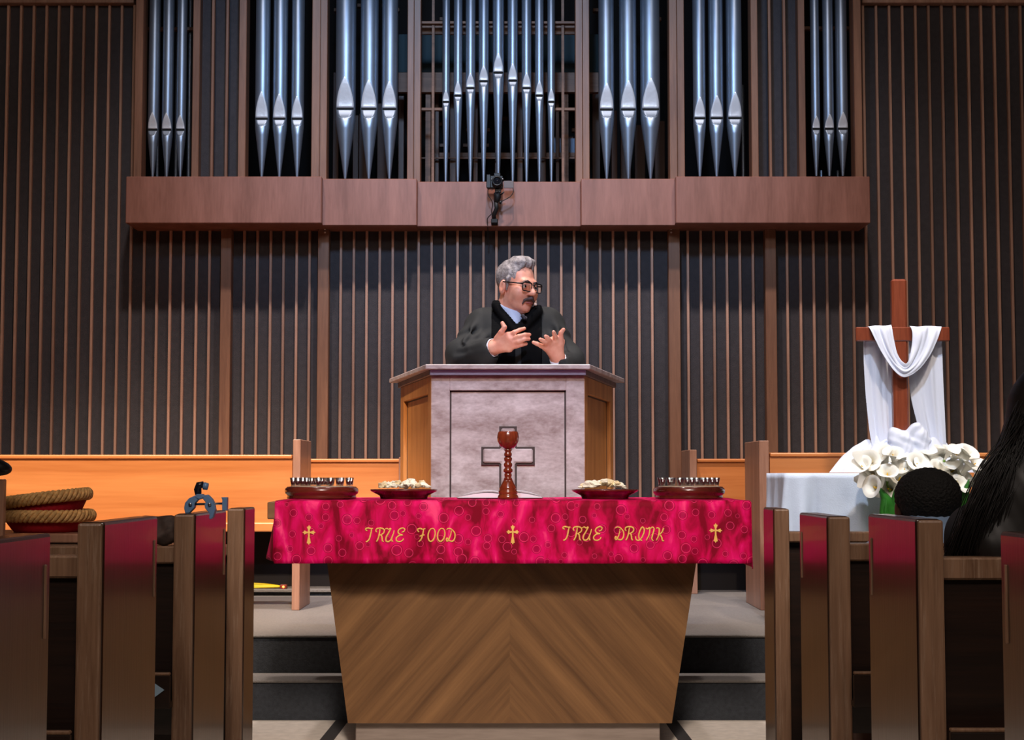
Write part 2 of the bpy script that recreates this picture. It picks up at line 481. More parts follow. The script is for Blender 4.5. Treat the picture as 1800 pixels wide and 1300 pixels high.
# little inner metal pipes at the far bays
for px, ymouth, r in ((277, 296, .011), (292, 297, .011), (310, 295, .012), (332, 294, .012), (1408, 120, .011), (1306, 150, .012), (1443, 300, .010), (1472, 300, .010), (355, 290, .01)):
    xx = X(px, 10.12, 250)
    zt = 5.0 if px in (277, 292, 310, 332, 355) else Z(ymouth, 10.12)
    MB().lathe([(.004, zb_top[0]-.02), (r, zb_top[0]+.06), (r, zt), (r*.9, zt+.002), (0, zt+.002)], 12, (xx, 10.12, 0)).build('inner_pipe', pipe_metal, organ)

# ================================================================== ORGAN PIPES
def organ_pipe(px, wpx, yapex, yslot, ylow, yfoot, Y, label, group):
    cx = X(px, Y, yslot); r = wpx/2 * Y/F_PX*1.02
    za, zs, zl, zf = Z(yapex, Y), Z(yslot, Y), Z(ylow, Y), Z(yfoot, Y) - .004
    root = thing('organ_pipe', (cx, Y, zf), label, 'organ pipe', group)
    seg = 40
    hw = r*.88
    e_ = math.sqrt(r*r-hw*hw)
    ang = [2*math.pi*k/seg-math.pi/2 for k in range(seg)]
    def dented(rows, nm):
        """rings of (z, radius, front plane or None): the front is pressed flat where the mouth is"""
        vs = []; fs = []
        for (z, rr, yp) in rows:
            for a in ang:
                x, y = rr*math.cos(a), rr*math.sin(a)
                if yp is not None and y < yp: y = yp
                vs.append((cx+x, Y+y, z))
        for i in range(len(rows)-1):
            for k in range(seg):
                k2 = (k+1) % seg
                fs.append((i*seg+k, i*seg+k2, (i+1)*seg+k2, (i+1)*seg+k))
        MB().add(vs, fs, 0, True).build(nm, pipe_metal, root)
    def up_w(t): return hw*math.sin(min(1, t*1.04)*math.pi/2)**.85 if t > 0 else 0
    def up_plane(t): return -math.sqrt(max(r*r-up_w(t)**2, 0))
    rows = [(zs+(za-zs)*(1-t), r, up_plane(t)) for t in [1-i/14 for i in range(15)]]
    rows += [(za+.004, r, None), (5.15, r, None), (5.15, r*.9, None)]
    dented(rows, 'body')
    zf2 = zf
    def foot_r(z): return .0075+(r-.0075)*min(1, max(0, (z-zf)/(zl-.004-zf)))
    def lo_plane(t, rr): return -(rr-(rr-e_)*(1-t)**.6) if t < 1 else -rr
    rows = [(zf, .0075, None)] + [(zf+(zl-zf)*i/6, foot_r(zf+(zl-zf)*i/6), None) for i in range(1, 6)]
    rows += [(zl+(zs-zl)*i/8, r*.995, lo_plane(1-i/8, r*.995)) for i in range(9)]
    dented(rows, 'foot')
    def lip(pts, nm, mat):
        vs = []; fs = []
        for (z, yp, w_) in pts:
            for j in range(7): vs.append((cx+w_*(j/3-1), Y+yp-.0014, z))
        for i in range(len(pts)-1):
            for j in range(6): fs.append((i*7+j, i*7+j+1, (i+1)*7+j+1, (i+1)*7+j))
        o = MB().add(vs, fs, 0, True).build(nm, mat, root)
        md = o.modifiers.new('t', 'SOLIDIFY'); md.thickness = .0016; md.offset = 0
    up = []
    for i in range(15):
        t = i/14; yp = up_plane(t)
        up.append((za+(zs+.006-za)*t, yp, max(.0004, up_w(t)*.97)))
    lip(up, 'upper_lip', lip_metal)
    low = []
    for i in range(11):
        t = i/10; yp = lo_plane(t, r)
        low.append((zs-.006+(zl-zs+.006)*t, yp, max(.0006, hw*.97*math.sqrt(max(0, 1-t*t)))))
    lip(low, 'lower_lip', lower_lip_metal)
    MB().box(cx-hw*.97, cx+hw*.97, Y-e_-.0035, Y-e_*.2, zs-.0058, zs+.0058).build('mouth_slot', slot_black, root)
    return root

ORD = ['first', 'second', 'third', 'fourth', 'fifth', 'sixth', 'seventh', 'eighth', 'ninth']
def trio(items, yslot, ylow, yfoot, Y, where, group):
    for i, (px, wpx, yap) in enumerate(items):
        organ_pipe(px, wpx, yap, yslot, ylow, yfoot, Y, 'silver organ pipe, %s from left in %s' % (ORD[i], where), group)
trio([(269.5, 19, 199), (294, 19, 200), (318, 17, 204)], 229, 240, 310, 9.77, 'the slim trio at the far left bay', 'organ pipes, far left bay')
trio([(461, 25, 163), (492, 25, 167), (523, 22, 171)], 210, 224, 310, 9.77, 'the second bay from left', 'organ pipes, second bay')
trio([(607.5, 35, 138), (649, 31, 143), (685, 28, 145)], 193, 211, 313, 9.82, 'the wide trio left of the centre bay', 'organ pipes, third bay')
CEN = [(784, 13, 160, 180), (805, 15, 144, 169), (827, 17, 130, 156), (850.3, 18, 117, 144), (876, 20, 95, 129), (901.2, 18, 113, 143), (925.5, 17, 129, 156), (948, 15, 143, 169), (969, 13, 157, 180)]
for i, (px, wpx, ya, ys) in enumerate(CEN):
    lab = ('silver organ pipe with the highest mouth, centre of the middle bay' if i == 4 else
           'silver organ pipe, %s from %s in the middle bay of nine' % (ORD[i if i < 4 else 8-i], 'left' if i < 4 else 'right'))
    organ_pipe(px, wpx, ya, ys, ys + 5 + wpx*.3, 318, 9.88, lab, 'organ pipes, middle bay')
trio([(1066, 27, 148), (1104, 30, 144), (1143, 34, 140)], 194, 210, 313, 9.82, 'the wide trio right of the centre bay', 'organ pipes, fifth bay')
trio([(1229.5, 22, 172), (1259, 25, 170), (1291, 27, 164)], 209, 222, 309, 9.77, 'the sixth bay from left', 'organ pipes, sixth bay')
trio([(1434, 15, 205), (1457, 18, 202), (1480.5, 20, 199)], 227.5, 238, 308, 9.77, 'the slim trio at the far right bay', 'organ pipes, far right bay')

# ================================================================== CHOIR PEWS
def choir_pew(name, label, Yf, xa, xb, ytop, post, depth, py_post, side, zb=Z_STAGE):
    """back rest panel facing the nave, cap rail, base moulding, end panel"""
    zt = Z(ytop, Yf)
    x0, x1 = X(xa, Yf, ytop), X(xb, Yf, ytop)
    root = thing(name, ((x0+x1)/2, Yf, zb), label, 'choir pew')
    MB().box(x0, x1, Yf, Yf+.03, Z(918, Yf), zt-.018).build('back_panel', choir_wood, root)
    MB().box(x0, x1, Yf-.012, Yf+.05, zt-.02, zt, .005, seg=2).build('cap_rail', choir_wood, root)
    MB().box(x0, x1, Yf-.02, Yf+.04, Z(934, Yf), Z(918, Yf), .006, seg=2).build('base_rail', choir_wood, root)
    MB().box(x0, x1, Yf+.03, Yf+.42, zb+.40, zb+.44, .004).build('seat', choir_wood, root)
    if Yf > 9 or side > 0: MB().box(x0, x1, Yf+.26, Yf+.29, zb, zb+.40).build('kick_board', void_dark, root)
    if post:
        a, b = post
        y0 = Yf - .06
        MB().box(X(a, y0, 900), X(b, y0, 900), y0, y0+depth, zb, Z(py_post, y0), .003).build('end_panel', choir_post, root)
    # far end support
    xo = x0+.01 if side < 0 else x1-.05
    MB().box(xo, xo+.04, Yf+.02, Yf+.42, zb, zb+.40).build('end_support', choir_post, root)
    return root
choir_pew('choir_pew', 'long orange wooden choir pew behind the wicker baskets', 8.10, -180, 514, 799, (514, 527.5), .42, 772, -1)
choir_pew('choir_pew', 'orange choir pew set back behind the left cup tray, running up to the pulpit', 9.05, -180, 703, 806, None, .4, 790, -1, Z_STAGE+.032)
choir_pew('choir_pew', 'orange choir pew behind the draped cross', 8.10, 1353, 2000, 795.5, (1335.5, 1353), .5, 774, 1)
choir_pew('choir_pew', 'darker short choir pew behind the right cup tray', 9.2, 1225, 1335, 806, (1213, 1225.5), .45, 790, 1)
# end board of the second left pew beside the pulpit
pw = bpy.data.objects['choir_pew.001']
MB().box(X(701, 9.0, 850), X(709, 9.0, 850), 8.99, 9.45, Z_STAGE+.032, Z(803, 9.0), .003).build('end_panel', choir_post, pw)

# ================================================================== PULPIT
YP = 7.15
cxp = X(892.5, YP)
Zp_top, Zp_u = Z(640, YP-.06), Z(660, YP)
pul = thing('pulpit', (cxp, YP+.5, Z_STAGE), 'tall wooden pulpit with pale front, orange side panels and a cross on it', 'pulpit')
xfl, xfr = X(757.5, YP, 750), X(1028, YP, 750)
# outer wing corners
YW = YP + .98
xwl, xwr = X(704, YW, 750), X(1078, YW, 750)
zfr_t = Z(660, YP)
T = .035
def wall_panel(p0, p1, z0, z1, th, inset_l, inset_r, inset_t, matf, matp, nmf, nmp, recess=.016, bottom=.12):
    """framed panel between plan points p0 -> p1 (front side is to the right of travel... outward normal given by perp)"""
    p0 = Vector((p0[0], p0[1], 0)); p1 = Vector((p1[0], p1[1], 0))
    d = (p1-p0); Lg = d.length; d.normalize()
    n = Vector((d.y, -d.x, 0))     # outward
    M = Matrix(((d.x, n.x, 0, p0.x), (d.y, n.y, 0, p0.y), (0, 0, 1, 0), (0, 0, 0, 1)))
    fr = MB()
    fr.box(0, inset_l, -th, 0, z0, z1, .002, M=M); fr.box(Lg-inset_r, Lg, -th, 0, z0, z1, .002, M=M)
    fr.box(inset_l, Lg-inset_r, -th, 0, z1-inset_t, z1, .002, M=M); fr.box(inset_l, Lg-inset_r, -th, 0, z0, z0+bottom, .002, M=M)
    fr.build(nmf, matf, pul)
    MB().box(inset_l-.003, Lg-inset_r+.003, -th+.002, -recess, z0+bottom-.003, z1-inset_t+.003, M=M).build(nmp, matp, pul)
    dk = MB(); g = .007
    y0, y1 = -recess, -recess+.002
    dk.box(inset_l, inset_l+g, y0, y1, z0+bottom, z1-inset_t, M=M); dk.box(Lg-inset_r-g, Lg-inset_r, y0, y1, z0+bottom, z1-inset_t, M=M)
    dk.box(inset_l, Lg-inset_r, y0, y1, z1-inset_t-g, z1-inset_t, M=M)
    dk.build('dark_bead', plain('bead_dark', lin(64,48,44), .5) if 'bead_dark' not in MATS else MATS['bead_dark'], pul)
px_m = (xfr-xfl)/270.5
wall_panel((xfl, YP), (xfr, YP), Z_STAGE, zfr_t, T, 33*px_m, 33*px_m, 26*px_m, pulpit_wood, pulpit_wood, 'front_frame', 'front_panel')
wall_panel((xwl, YW), (xfl, YP), Z_STAGE, zfr_t, T, .11, .10, 30*px_m, pulpit_side, pulpit_side, 'side_frame', 'side_panel', .02)
wall_panel((xfr, YP), (xwr, YW), Z_STAGE, zfr_t, T, .10, .11, 30*px_m, pulpit_side, pulpit_side, 'side_frame', 'side_panel', .02)
# cove under the ledge and the ledge itself (an open U round the speaker)
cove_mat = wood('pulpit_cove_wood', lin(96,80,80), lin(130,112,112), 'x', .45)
def ushape(o, i, y0f, y1b, xl0, xr0, xl1, xr1):
    return
def ring(off, z0, z1, nm, mat, bev=.003, inner=.12):
    a = [(xwl-off*.98, YW+.03), (xfl-off*.35, YP-off), (xfr+off*.35, YP-off), (xwr+off*.98, YW+.03)]
    b = [(xwr-inner, YW+.03), (xfr-inner*.6, YP+.26), (xfl+inner*.6, YP+.26), (xwl+inner, YW+.03)]
    MB().prism(a+b, z0, z1, 'z', bev).build(nm, mat, pul)
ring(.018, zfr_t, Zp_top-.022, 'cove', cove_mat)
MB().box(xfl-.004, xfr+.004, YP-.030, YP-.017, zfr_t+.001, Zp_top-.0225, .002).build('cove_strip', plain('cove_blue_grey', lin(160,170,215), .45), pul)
ring(.062, Zp_top-.022, Zp_top, 'ledge', pulpit_wood, .003)
MB().box(xwl+.06, xwr-.06, YP+.04, YW, Z_STAGE, Z_STAGE+.02).build('floor_board', pulpit_side, pul)
# raised cross on the front panel, bevelled, with a dark outline
def cross_poly(cx, hx, hw, zt, zb, za0, za1):
    return [(cx-hw, zb), (cx+hw, zb), (cx+hw, za0), (cx+hx, za0), (cx+hx, za1), (cx+hw, za1), (cx+hw, zt), (cx-hw, zt), (cx-hw, za1), (cx-hx, za1), (cx-hx, za0), (cx-hw, za0)]
ccx = X(893, YP, 800)
bead = MATS['bead_dark']
k = px_m
MB().prism(cross_poly(ccx, 47*k, 15.5*k, Z(749, YP), Z_STAGE+.35, Z(816.5, YP), Z(785, YP)), YP-.016, YP-.010, 'y').build('cross_outline', bead, pul) if False else None
cr_o = MB().prism(cross_poly(ccx, 47*k, 15.5*k, Z(749, YP), Z_STAGE+.35, Z(816.5, YP), Z(785, YP)), YP+.004, YP+.017, 'y').build('cross_outline', bead, pul)
bm = MB().prism(cross_poly(ccx, 43.5*k, 12*k, Z(752.5, YP), Z_STAGE+.36, Z(813, YP), Z(788.5, YP)), YP-.008, YP+.005, 'y', .0055)
bm.build('raised_cross', pulpit_wood, pul)

# ================================================================== COMMUNION TABLE
YT = 5.85; YTB = 6.75
ZT = Z(880.5, YT)
ctx = X(901, YT)
tab = thing('communion_table', (ctx, 6.3, 0), 'wooden communion table on a tapering chevron-veneered base', 'table')
xtl, xtr = X(469.5, YT, 890), X(1319, YT, 890)
MB().box(xtl, xtr, YT+.006, YTB, ZT-.066, ZT-.003, .003).build('table_top', tabletop_wood, tab)
YBs = 6.0
zb0 = Z(1270.5, YBs); zb1 = ZT-.066
def base_half(sx, mat):
    xt = X(574.5 if sx < 0 else 1224.5, YBs, 985); xbm = X(611.5 if sx < 0 else 1181, YBs, 1270)
    # extrapolate to top
    zt = Z(985, YBs); sl = (xt-xbm)/(zt-zb0)
    xtop = xbm + sl*(zb1-zb0)
    c = X(896, YBs)
    vs = [(c, YBs, zb0), (xbm, YBs, zb0), (xtop, YBs, zb1), (c, YBs, zb1)]
    vb = [(c, 6.6, zb0), (xbm, 6.6, zb0), (xtop, 6.6, zb1), (c, 6.6, zb1)]
    MB().add(vs+vb, [(0,1,2,3), (4,5,6,7), (0,1,5,4), (1,2,6,5), (2,3,7,6), (3,0,4,7)]).build('veneer_panel', mat, tab)
base_half(-1, table_l); base_half(1, table_r)
MB().box(X(625, 6.03, 1290), X(1160, 6.03, 1290), 6.03, 6.57, 0, zb0, .003).build('plinth', plinth_mat, tab)

# ------------------------------------------------------------------ runner
def cloth_mat():
    m, nt, b = new_mat('crimson_batik')
    N, L = nt.nodes, nt.links
    tc = N.new('ShaderNodeTexCoord')
    # dyed blotches, stretched downward
    mp = N.new('ShaderNodeMapping'); mp.inputs['Scale'].default_value = (1, .4, .42); mp.inputs['Rotation'].default_value = (0, .25, 0)
    L.new(tc.outputs['Object'], mp.inputs['Vector'])
    n = N.new('ShaderNodeTexNoise'); n.inputs['Scale'].default_value = 17; n.inputs['Detail'].default_value = 4; n.inputs['Distortion'].default_value = .6
    L.new(mp.outputs['Vector'], n.inputs['Vector'])
    r = N.new('ShaderNodeValToRGB')
    e = r.color_ramp.elements
    e[0].position = .36; e[0].color = lin(130,0,34)
    e[1].position = .70; e[1].color = lin(255,70,130)
    x = e.new(.48); x.color = lin(196,0,72)
    x = e.new(.60); x.color = lin(226,6,104)
    L.new(n.outputs['Fac'], r.inputs['Fac'])
    # rings
    fl = N.new('ShaderNodeMapping'); fl.inputs['Scale'].default_value = (1, .001, 1)
    L.new(tc.outputs['Object'], fl.inputs['Vector'])
    sx_ = N.new('ShaderNodeSeparateXYZ'); cx_ = N.new('ShaderNodeCombineXYZ')
    L.new(tc.outputs['Object'], sx_.inputs[0]); L.new(sx_.outputs[0], cx_.inputs[0]); L.new(sx_.outputs[2], cx_.inputs[1])
    v = N.new('ShaderNodeTexVoronoi'); v.voronoi_dimensions = '2D'; v.inputs['Scale'].default_value = 17; v.inputs['Randomness'].default_value = .9
    L.new(cx_.outputs[0], v.inputs['Vector'])
    # random ring radius per cell
    sc = N.new('ShaderNodeSeparateColor'); L.new(v.outputs['Color'], sc.inputs[0])
    rad = N.new('ShaderNodeMath'); rad.operation = 'MULTIPLY_ADD'; rad.inputs[1].default_value = .24; rad.inputs[2].default_value = .16
    L.new(sc.outputs[0], rad.inputs[0])
    df = N.new('ShaderNodeMath'); df.operation = 'DIVIDE'; L.new(v.outputs['Distance'], df.inputs[0]); L.new(rad.outputs[0], df.inputs[1])
    rr = N.new('ShaderNodeValToRGB'); el = rr.color_ramp.elements
    el[0].position = 0; el[0].color = (.65,.65,.65,1)
    el[1].position = 1.0; el[1].color = (0,0,0,1)
    for p_, c_ in ((.60, .55), (.72, .1), (.80, .0), (.87, .8), (.93, .7)):
        q = el.new(p_); q.color = (c_, c_, c_, 1)
    L.new(df.outputs[0], rr.inputs['Fac'])
    mx = N.new('ShaderNodeMix'); mx.data_type = 'RGBA'
    L.new(rr.outputs['Color'], mx.inputs[0]); L.new(r.outputs['Color'], mx.inputs[6]); mx.inputs[7].default_value = lin(128,0,44)
    # bright thin ring
    r2 = N.new('ShaderNodeValToRGB'); e2 = r2.color_ramp.elements
    e2[0].position = .70; e2[0].color = (0,0,0,1); e2[1].position = .88; e2[1].color = (0,0,0,1)
    q = e2.new(.78); q.color = (.85,.85,.85,1)
    L.new(df.outputs[0], r2.inputs['Fac'])
    m2 = N.new('ShaderNodeMix'); m2.data_type = 'RGBA'
    L.new(r2.outputs['Color'], m2.inputs[0]); L.new(mx.outputs[2], m2.inputs[6]); m2.inputs[7].default_value = lin(250,60,120)
    L.new(m2.outputs[2], b.inputs['Base Color'])
    b.inputs['Roughness'].default_value = .7
    b.inputs['Specular IOR Level'].default_value = .12
    b.inputs['Sheen Weight'].default_value = .0
    b.inputs['Sheen Tint'].default_value = lin(255,120,160)
    return m
crimson = cloth_mat()
gold = plain('gold_thread', lin(236,184,92), .5, sheen=.2)

zhem = Z(990, YT-.02)
xcl, xcr = X(483.5, YT, 890), X(1319.5, YT, 890)
def front_y(x, z):
    t = max(0, (ZT-z)/(ZT-zhem))
    return YT - .004 - .012*t - (.006*math.sin(x*23+1.1)+.004*math.sin(x*41+.5))*t
def cloth_pt(u, v):
    # u along x, v 0 back hem -> 1 front hem (back drop, top, front drop)
    x = xcl + (xcr-xcl)*u
    back, top, front = .22, YTB-YT, ZT-zhem
    s = v*(back+top+front)
    if s < back: return Vector((x, YTB+.008, ZT-(back-s)))
    if s < back+top:
        yy = YTB-(s-back)
        return Vector((x, yy-.002, ZT + .0012*math.sin(x*17)*math.sin(yy*9)))
    z = ZT-(s-back-top)
    # right end sags a little lower, left too
    if u > .985: z -= .0
    return Vector((x, front_y(x, z), z))
runner = thing('table_runner', (ctx, YT+.3, ZT), 'crimson batik runner with gold TRUE FOOD and TRUE DRINK lettering over the table', 'table runner')
cl = MB().grid(cloth_pt, 150, 80)
# folded corner flaps: the cloth turns round the table ends and swings out
def flap(sx):
    def fn(u, v):
        # u: 0 at front edge -> 1 further back ; v: 0 top -> 1 hem
        if sx < 0:
            z0 = ZT-.070; z1 = Z(984, YT+.1)
            xo = X(483.5, YT, 890) - .004
            out = .022 + .036*v
            x = xo - out*math.sin(min(1, u*1.3)*math.pi/2)
            y = YT + .012 + u*.30
            z = z0 + (z1-z0)*v + .006*u
        else:
            z0 = ZT-.004; z1 = Z(997, YT+.1)
            xo = xcr
            out = .002 + .020*v
            x = xo + out*math.sin(min(1, u*2)*math.pi/2)
            y = YT - .003 + u*.34 - .012*v*(1-u)
            zf = Z(990, YT-.02)
            z = z0 + ((zf if u < .02 else z1 + .0*u)-z0)*v
        return Vector((x, y, z))
    return MB().grid(fn, 16, 16)
cl.build('cloth', crimson, runner)
for sx in (-1, 1):
    f = flap(sx).build('corner_flap', crimson, runner)
for o in runner.children:
    md = o.modifiers.new('thickness', 'SOLIDIFY'); md.thickness = .0025; md.offset = 1

# lettering, traced as pen strokes in survey pixels
TRUE_A = [[(150,305),(125,295),(125,272),(160,262),(200,272),(245,268)], [(222,272),(208,350),(185,440),(155,480),(125,490)],
     None, [(310,330),(292,315),(300,280),(340,265),(400,270),(432,300),(420,345),(375,375),(350,378)], [(360,280),(345,380),(325,450),(300,490)], [(365,378),(390,400),(400,470),(420,488)],
     None, [(440,282),(475,268),(505,285),(540,270),(500,350),(462,420),(465,478),(510,485),(550,440),(582,360),(595,300)], [(577,370),(552,450),(575,488)],
     None, [(720,332),(758,320),(770,282),(735,262),(682,285),(660,330),(685,365),(735,380),(680,387),(632,430),(640,478),(695,488),(742,460),(750,435)]]
F_A = [[(1012,327),(988,310),(992,280),(1030,270),(1070,285),(1115,270)], [(1087,283),(1070,370),(1045,450),(1005,490)], [(1020,402),(1060,385),(1105,375)]]
def oval(cx, cy, rx, ry):
    return [(cx+rx*math.sin(a)-.12*ry*-math.cos(a), cy-ry*math.cos(a)) for a in [2*math.pi*i/16 for i in range(17)]]
D_A = [[(1470,292),(1500,268),(1560,290),(1605,350),(1605,430),(1570,480),(1515,472),(1480,430),(1465,452),(1482,482),(1512,440),(1538,370),(1548,300)]]
I_B = [[(1205,345),(1213,392),(1258,402),(1308,335),(1330,255),(1305,215),(1275,250),(1250,330),(1262,392),(1300,405)]]
N_B = [[(1350,225),(1380,240),(1400,222),(1410,240),(1395,330),(1355,405)], [(1408,245),(1445,215),(1470,240),(1450,320),(1435,380),(1460,410)]]
K_B = [[(1500,230),(1530,225),(1545,250),(1535,330),(1500,405)], [(1610,225),(1580,290),(1535,320)], [(1545,315),(1575,350),(1590,405),(1612,408)]]
def catmull(pts, n=6):
    out = []
    q = [pts[0]] + list(pts) + [pts[-1]]
    for i in range(1, len(q)-2):
        p0, p1, p2, p3 = [Vector((*p, 0)[:3]) if len(p) == 2 else Vector(p) for p in q[i-1:i+3]]
        for k in range(n):
            t = k/n
            out.append(.5*((2*p1)+(p2-p0)*t+(2*p0-5*p1+4*p2-p3)*t*t+(3*p1-p0-3*p2+p3)*t**3))
    out.append(Vector((*pts[-1], 0)[:3]) if len(pts[-1]) == 2 else Vector(pts[-1]))
    return out
def conv_a(p): return (630+p[0]/9.474, 900+p[1]/9.474)
def conv_ab(dx): return lambda p: (970+(.8636*p[0]+dx)/8.182, 900+(.8636*p[1]-20)/8.182)
def conv_b(p): return (970+p[0]/8.182, 900+p[1]/8.182)
def letter(strokes, conv):
    mb = MB()
    for s in strokes:
        pts = [conv((p.x, p.y)) for p in catmull(s, 5)]
        w3 = []
        for (px, py) in pts:
            q = P(px, py, YT-.012)
            w3.append(Vector((q.x, front_y(q.x, q.z)-.0035, q.z)))
        n = len(w3)
        rad = [.0017+.0014*math.sin(math.pi*min(1, max(0, (i+1)/(n+1))))**.7 for i in range(n)]
        mb.tube(w3, rad, 6, flat=.5)
    return mb.build('letter', gold, runner)
def split(word):
    cur = []
    for s in word:
        if s is None: yield cur; cur = []
        else: cur.append(s)
    yield cur
TRUE = list(split(TRUE_A))
for L_ in TRUE: letter(L_, conv_a)
letter(F_A, conv_a); letter([oval(1220, 375, 58, 108)], conv_a); letter([oval(1380, 375, 60, 108)], conv_a); letter(D_A, conv_a)
for L_ in TRUE: letter(L_, conv_ab(56))
letter(D_A, conv_ab(-355)); letter(TRUE[1], conv_ab(805)); letter(I_B, conv_b); letter(N_B, conv_b); letter(K_B, conv_b)
def gold_cross(px, py):
    # budded cross outline in pixels about its crossing
    def arm(L, hw=1.6, bw=3.6):
        return [(-hw*.9, 1.4), (-hw*.75, L-7), (-hw*.9, L-5.2), (-bw, L-3.2), (-1.3, L-2.6), (0, L), (1.3, L-2.6), (bw, L-3.2), (hw*.9, L-5.2), (hw*.75, L-7), (hw*.9, 1.4)]
    pts = []
    for ang, L in ((0, 13), (90, 11.5), (180, 22), (270, 11.5)):
        a = math.radians(ang)
        for (x, y) in arm(L):
            pts.append((x*math.cos(a)+y*math.sin(a), -(y*math.cos(a)-x*math.sin(a))))
    w = []
    for x, y in pts:
        q = P(px+x, py+y, YT-.012)
        w.append((q.x, front_y(q.x, q.z)-.0045, q.z))
    c = P(px, py, YT-.012); n = len(w)
    vs = w + [(x, y+.004, z) for x, y, z in w] + [(c.x, front_y(c.x, c.z)-.0055, c.z)]
    fs = [(i, (i+1) % n, 2*n) for i in range(n)] + [(i, (i+1) % n, (i+1) % n+n, i+n) for i in range(n)]
    MB().add(vs, fs).build('embroidered_cross', gold, runner)
gold_cross(543.3, 935.3); gold_cross(901.3, 934.5); gold_cross(1258, 932)
# ================================================================== PEWS
PEW_X = .76
def pew(side, yn, yf, top, label, rail_z=.85, xin=PEW_X, edge=.045, ln=2.6, book=True, notch=True):
    root = thing('pew', (side*(xin+1.0), (yn+yf)/2, 0), label, 'pew', None)
    s = side
    def B(x0, x1, y0, y1, z0, z1, nm, mat, bev=.003):
        return MB().box(s*x0, s*x1, y0, y1, z0, z1, bev, seg=2 if bev > .004 else 1).build(nm, mat, root)
    B(xin, xin+edge, yn+.006, yf, 0, top, 'end_panel', pew_wood, .006)
    B(xin+.003, xin+edge+.003, yn, yn+.012, 0, top-.002, 'end_edge', pew_edge, .005)
    if notch:
        B(xin-.003, xin+.004, yf-.035, yf-.028, top-.17, top-.05, 'inlay_line', pew_edge, .001)
    x0, x1 = xin+edge, xin+ln
    if book is not None:
        B(x0, x1, yn+.035, yn+.065, .38, rail_z-.04, 'back_panel', pew_dark, 0)
        B(x0, x1, yn+.02, yn+.085, rail_z-.042, rail_z, 'top_rail', pew_edge, .004)
        B(x0, x1, yn-.03, yn+.035, .45, .465, 'book_rack_shelf', pew_dark, .002)
        B(x0, x1, yn-.035, yn-.022, .45, .528, 'book_rack_front', pew_dark, .002)
        B(x0, x1, yn-.036, yn-.021, .528, .535, 'book_rack_lip', pew_edge, .002)
        B(x0, x1, yn+.06, yf+.02, .40, .44, 'seat', pew_dark, .004)
        B(x1, x1+.04, yn, yf, 0, top, 'end_panel', pew_wood, .006)
    else:
        B(x0, x1, yn+.05, yn+.08, 0, rail_z-.03, 'front_board', pew_dark, 0)
        B(x0, x1, yn+.02, yn+.11, rail_z-.03, rail_z, 'top_rail', pew_edge, .004)
        B(x1, x1+.04, yn, yf, 0, top, 'end_panel', pew_wood, .006)
    return root
fX = F_PX*PEW_X
# left block, front to back
pew(-1, fX/468, fX/450, .907, 'narrow dark pew front with scratched end, nearest the table on the left', .80, edge=.047, book=None, notch=False)
pew(-1, fX/555, fX/500, .908, 'dark pew on the left with the blue clamp on its end', .83, edge=.048)
pew(-1, fX/715, fX/620, .913, 'dark pew on the left between the clamp pew and the cropped nearest pew', .85, edge=.046)
pew(-1, fX/1000, fX/806, .905, 'nearest dark pew on the left, cropped by the left frame edge', .85, edge=.05)
# right block
pew(1, fX/458, fX/440, .904, 'narrow dark pew front nearest the table on the right', .835, edge=.043, book=None, notch=False)
pew(1, fX/552, fX/503, .902, 'dark pew on the right just behind the narrow front one', .835, edge=.052)
pew(1, fX/708, fX/623, .918, 'dark pew on the right with a worn splintered edge beside the seated child', .845, edge=.048)
pew(1, fX/1050, fX/853, .913, 'nearest dark pew on the right, below the long black hair', .85, edge=.05)

# rounded shoulder on the nearest left end panel comes from its bevel; pale paper corner between the left pews
paper = plain('pale_paper', lin(150,176,196), .6)
pp = thing('folded_paper', (-.84, 3.95, .545), 'pale blue folded paper poking out between two left pews', 'paper')
q = P(284, 1212, 3.80)
pp.location = (q.x, 3.80, q.z-.02)
MB().prism([(q.x-.05, q.z-.02), (q.x-.02, q.z-.02), (q.x+.007, q.z), (q.x-.02, q.z+.018), (q.x-.05, .5365)], 3.7955, 3.7985, 'y').build('sheet', paper, pp)
MB().box(q.x-.06, q.x-.04, 3.7955, 3.83, .5352, .5375).build('folded_flap', paper, pp)

# ================================================================== THINGS ON THE TABLE
def cup_meshes():
    g = MB(); R = .0125; H = .032
    g.lathe([(0, 0), (.0068, 0), (.0074, .002), (R, H), (R-.0012, H), (.0062, .004), (0, .004)], 14)
    glass, gnt, gb = new_mat('cup_glass')
    gnt.nodes.remove(gb)
    t_ = gnt.nodes.new('ShaderNodeBsdfTransparent'); g_ = gnt.nodes.new('ShaderNodeBsdfGlossy'); g_.inputs['Roughness'].default_value = .12
    t_.inputs[0].default_value = (.93, .92, .93, 1)
    lw = gnt.nodes.new('ShaderNodeLayerWeight'); lw.inputs[0].default_value = .35
    mxs = gnt.nodes.new('ShaderNodeMixShader')
    ad = gnt.nodes.new('ShaderNodeMath'); ad.operation = 'MULTIPLY_ADD'; ad.inputs[1].default_value = .6; ad.inputs[2].default_value = .12
    gnt.links.new(lw.outputs['Facing'], ad.inputs[0]); gnt.links.new(ad.outputs[0], mxs.inputs[0])
    gnt.links.new(t_.outputs[0], mxs.inputs[1]); gnt.links.new(g_.outputs[0], mxs.inputs[2])
    gnt.links.new(mxs.outputs[0], gnt.nodes['Material Output'].inputs[0])
    wine = plain('wine', lin(84,12,24), .12)
    w1 = MB(); w1.lathe([(0, .0042), (.0060, .0042), (.0098, .019), (0, .019)], 12)
    w2 = MB(); w2.lathe([(0, .0042), (.0060, .0042), (.0106, .025), (0, .025)], 12)
    return g.mesh('cup', glass), w1.mesh('wine', wine), w2.mesh('wine', wine)
cupM, wineLow, wineHigh = cup_meshes()
